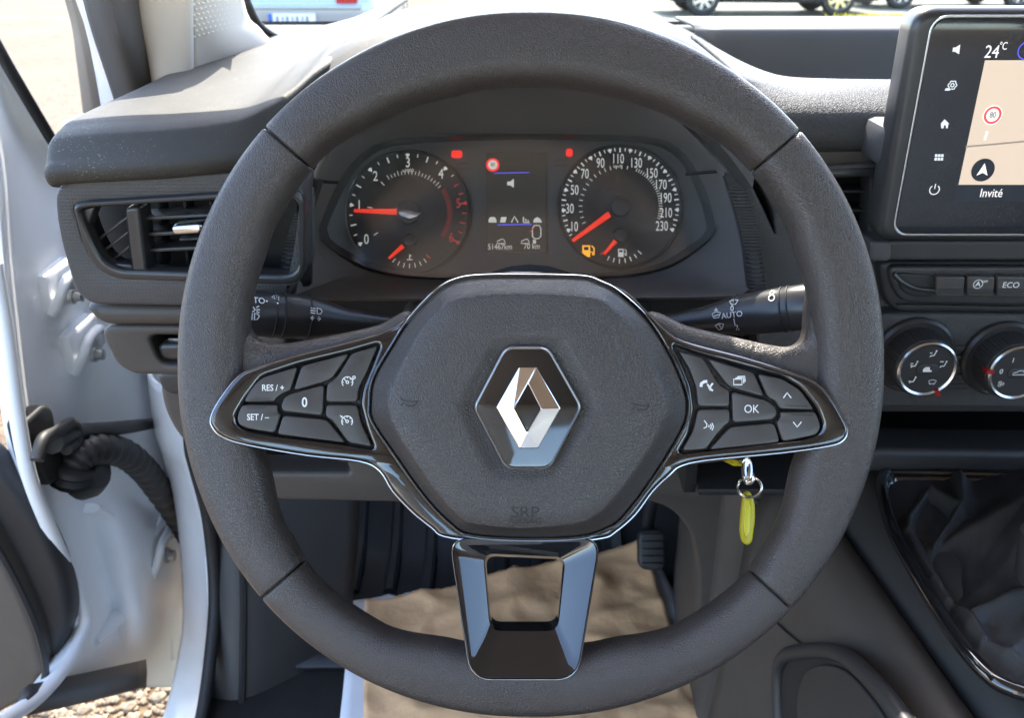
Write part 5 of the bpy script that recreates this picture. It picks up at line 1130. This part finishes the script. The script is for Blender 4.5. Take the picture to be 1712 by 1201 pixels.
# footwell end of the console
patch('front_panel', [[W(.40, .66, z_), W(.215, .68, z_), W(.198, .74, z_), W(.20, .86, z_ - .02), W(.22, .98, z_ - .02)] for z_ in (-.425, -.50, -.62, -.79)], M['plastic'], cn, FCn, 5, 3, .003)
fx = Fr(FCn.o, M=Matrix(((0, 0, -1), (-1, 0, 0), (0, 1, 0))))   # local z -> world -x
def sidept(px, py, X): return FCn.L(PX(px, py, X))
def PSide(px, py, off): r = ray(px, py); return CAM + r * ((.2675 + off) / (r.x + .09 * r.y))
def arc_px(pts, off): return cat([FCn.L(PSide(x, y_, off)) for x, y_ in pts], 6, False)
_n = Vector((-1, -.09, 0)).normalized(); _y = Vector((0, 0, 1)); _x = _y.cross(_n)
fx = Fr(FCn.o, M=Matrix((_x, _y, _n)).transposed())
tube('pocket_rim', arc_px([(1306, 1240), (1302, 1170), (1303, 1120), (1314, 1098), (1340, 1091), (1380, 1089), (1412, 1098), (1450, 1130), (1500, 1190), (1560, 1290)], -.003), .006, M['plasticd'], cn, 10)
pk = [(1312, 1250), (1308, 1170), (1310, 1124), (1322, 1104), (1345, 1096), (1385, 1094), (1420, 1106), (1475, 1165), (1520, 1250)]
q = [fx.inv @ (PSide(x, y_, -.003) - fx.o) for x, y_ in pk]
plate('pocket', fil(q, .01), q[0].z + .0015, .004, M['black'], cn, .001, 2, fn=lambda p: fx.M @ p)
q = [fx.inv @ (PSide(x, y_, -.004) - fx.o) for x, y_ in ((1345, 1255), (1335, 1170), (1350, 1120), (1385, 1108), (1425, 1122), (1480, 1190), (1510, 1255))]
plate('pocket_insert', fil(q, .02), q[0].z + .003, .004, M['plasticd'], cn, .002, 3, fn=lambda p: fx.M @ p)
tube('panel_joint', arc_px([(1285, 1030), (1320, 1062), (1356, 1092)], -.002), .0008, M['black'], cn, 6)
tube('panel_joint', arc_px([(1400, 1090), (1470, 1150), (1560, 1230)], .002), .0010, M['black'], cn, 6)

FGa = Fr(W(.40, .52, -.39))
gg = thing('gear_gaiter', 'creased black leather gear gaiter in a gloss black frame', 'gear gaiter', FGa)
zg = .003
fp = [(1900, 800), (1712, 797), (1600, 794), (1500, 791), (1480, 793), (1473, 806), (1478, 840), (1492, 885), (1512, 925), (1555, 998), (1605, 1075), (1650, 1127), (1685, 1150), (1750, 1168), (1900, 1185)]
fpath = cat([FGa.p(x, y_, zg) for x, y_ in fp], 8, False)
tube('frame', fpath, .0050, M['gloss'], gg, 12, 1.0)
ctr = FGa.p(1720, 950, zg)
def insetp(k, dz): return [Vector((p.x + (ctr.x - p.x) * k, p.y + (ctr.y - p.y) * k, p.z + dz)) for p in fpath]
loft('frame_lip', [insetp(.0, .002), insetp(.03, .003), insetp(.07, .000), insetp(.10, -.008)], M['gloss'], gg, False, ang=60)
def segd(p, a, b):
    a, b = Vector(a), Vector(b); ab = b - a; t_ = max(0, min(1, (p - a).dot(ab) / ab.length_squared)); return (p - (a + ab * t_)).length
ridges = [((1515, 895), (1522, 870), .010, 11), ((1522, 870), (1552, 830), .012, 11), ((1552, 830), (1600, 868), .014, 11), ((1600, 868), (1562, 918), .014, 9), ((1515, 895), (1560, 975), .012, 13), ((1560, 975), (1640, 1085), .013, 13), ((1640, 1085), (1712, 1130), .010, 13),
          ((1600, 810), (1604, 860), .014, 12), ((1562, 918), (1712, 890), .010, 16), ((1620, 1040), (1720, 1020), .010, 11), ((1700, 930), (1720, 860), .012, 20)]
valleys = [((1545, 875), (1560, 890), .004, 16), ((1575, 930), (1600, 1010), .010, 18), ((1560, 860), (1580, 880), .006, 10), ((1640, 950), (1712, 1000), .008, 18), ((1640, 860), (1700, 840), .006, 16)]
gx0, gx1, gy0, gy1, n_, m_ = 1480, 1860, 797, 1185, 140, 140
v, f = [], []
for j in range(m_ + 1):
    for i in range(n_ + 1):
        x = gx0 + (gx1 - gx0) * i / n_; y_ = gy0 + (gy1 - gy0) * j / m_; p = Vector((x, y_))
        h = -.006 + .045 * math.exp(-(((x - 1790) / 150) ** 2 + ((y_ - 920) / 150) ** 2))
        h += max(.95 * am * math.exp(-(segd(p, a, b) / sg_) ** 1.5 / 1.15) for a, b, am, sg_ in ridges)
        for a, b, am, sg_ in valleys: h -= .9 * am * math.exp(-(segd(p, a, b) / sg_) ** 2 / 2)
        h += .0018 * noise.noise(Vector((x * .03, y_ * .03, 2))) + .0022 * (.5 - abs(noise.noise(Vector((x * .016 + y_ * .02, y_ * .012 - x * .008, 7)))))
        q = FGa.p(x, y_, 0); v.append(Vector((q.x, q.y, h)))
# keep only what lies inside the frame
pol = [(p.x, p.y) for p in insetp(.05, 0)]
def inside(x, y_):
    r_ = False; n = len(pol)
    for i in range(n):
        x1, y1 = pol[i]; x2, y2 = pol[(i + 1) % n]
        if (y1 > y_) != (y2 > y_) and x < (x2 - x1) * (y_ - y1) / (y2 - y1) + x1: r_ = not r_
    return r_
ok = [inside(p.x, p.y) for p in v]
for j in range(m_):
    for i in range(n_):
        a = j * (n_ + 1) + i; q = (a, a + 1, a + n_ + 2, a + n_ + 1)
        if any(ok[k] for k in q): f.append(q)
mk('boot', v, f, M['boot'], gg, True, 80)
ring_c = FGa.p(1752, 905, .055); lathe('lever_collar', [(.012, -.03), (.016, -.004), (.016, .004), (.010, .006), (.008, .10)], M['satin'], gg, 24, Matrix.Translation(ring_c))

if True:
    bpy.context.view_layer.update()
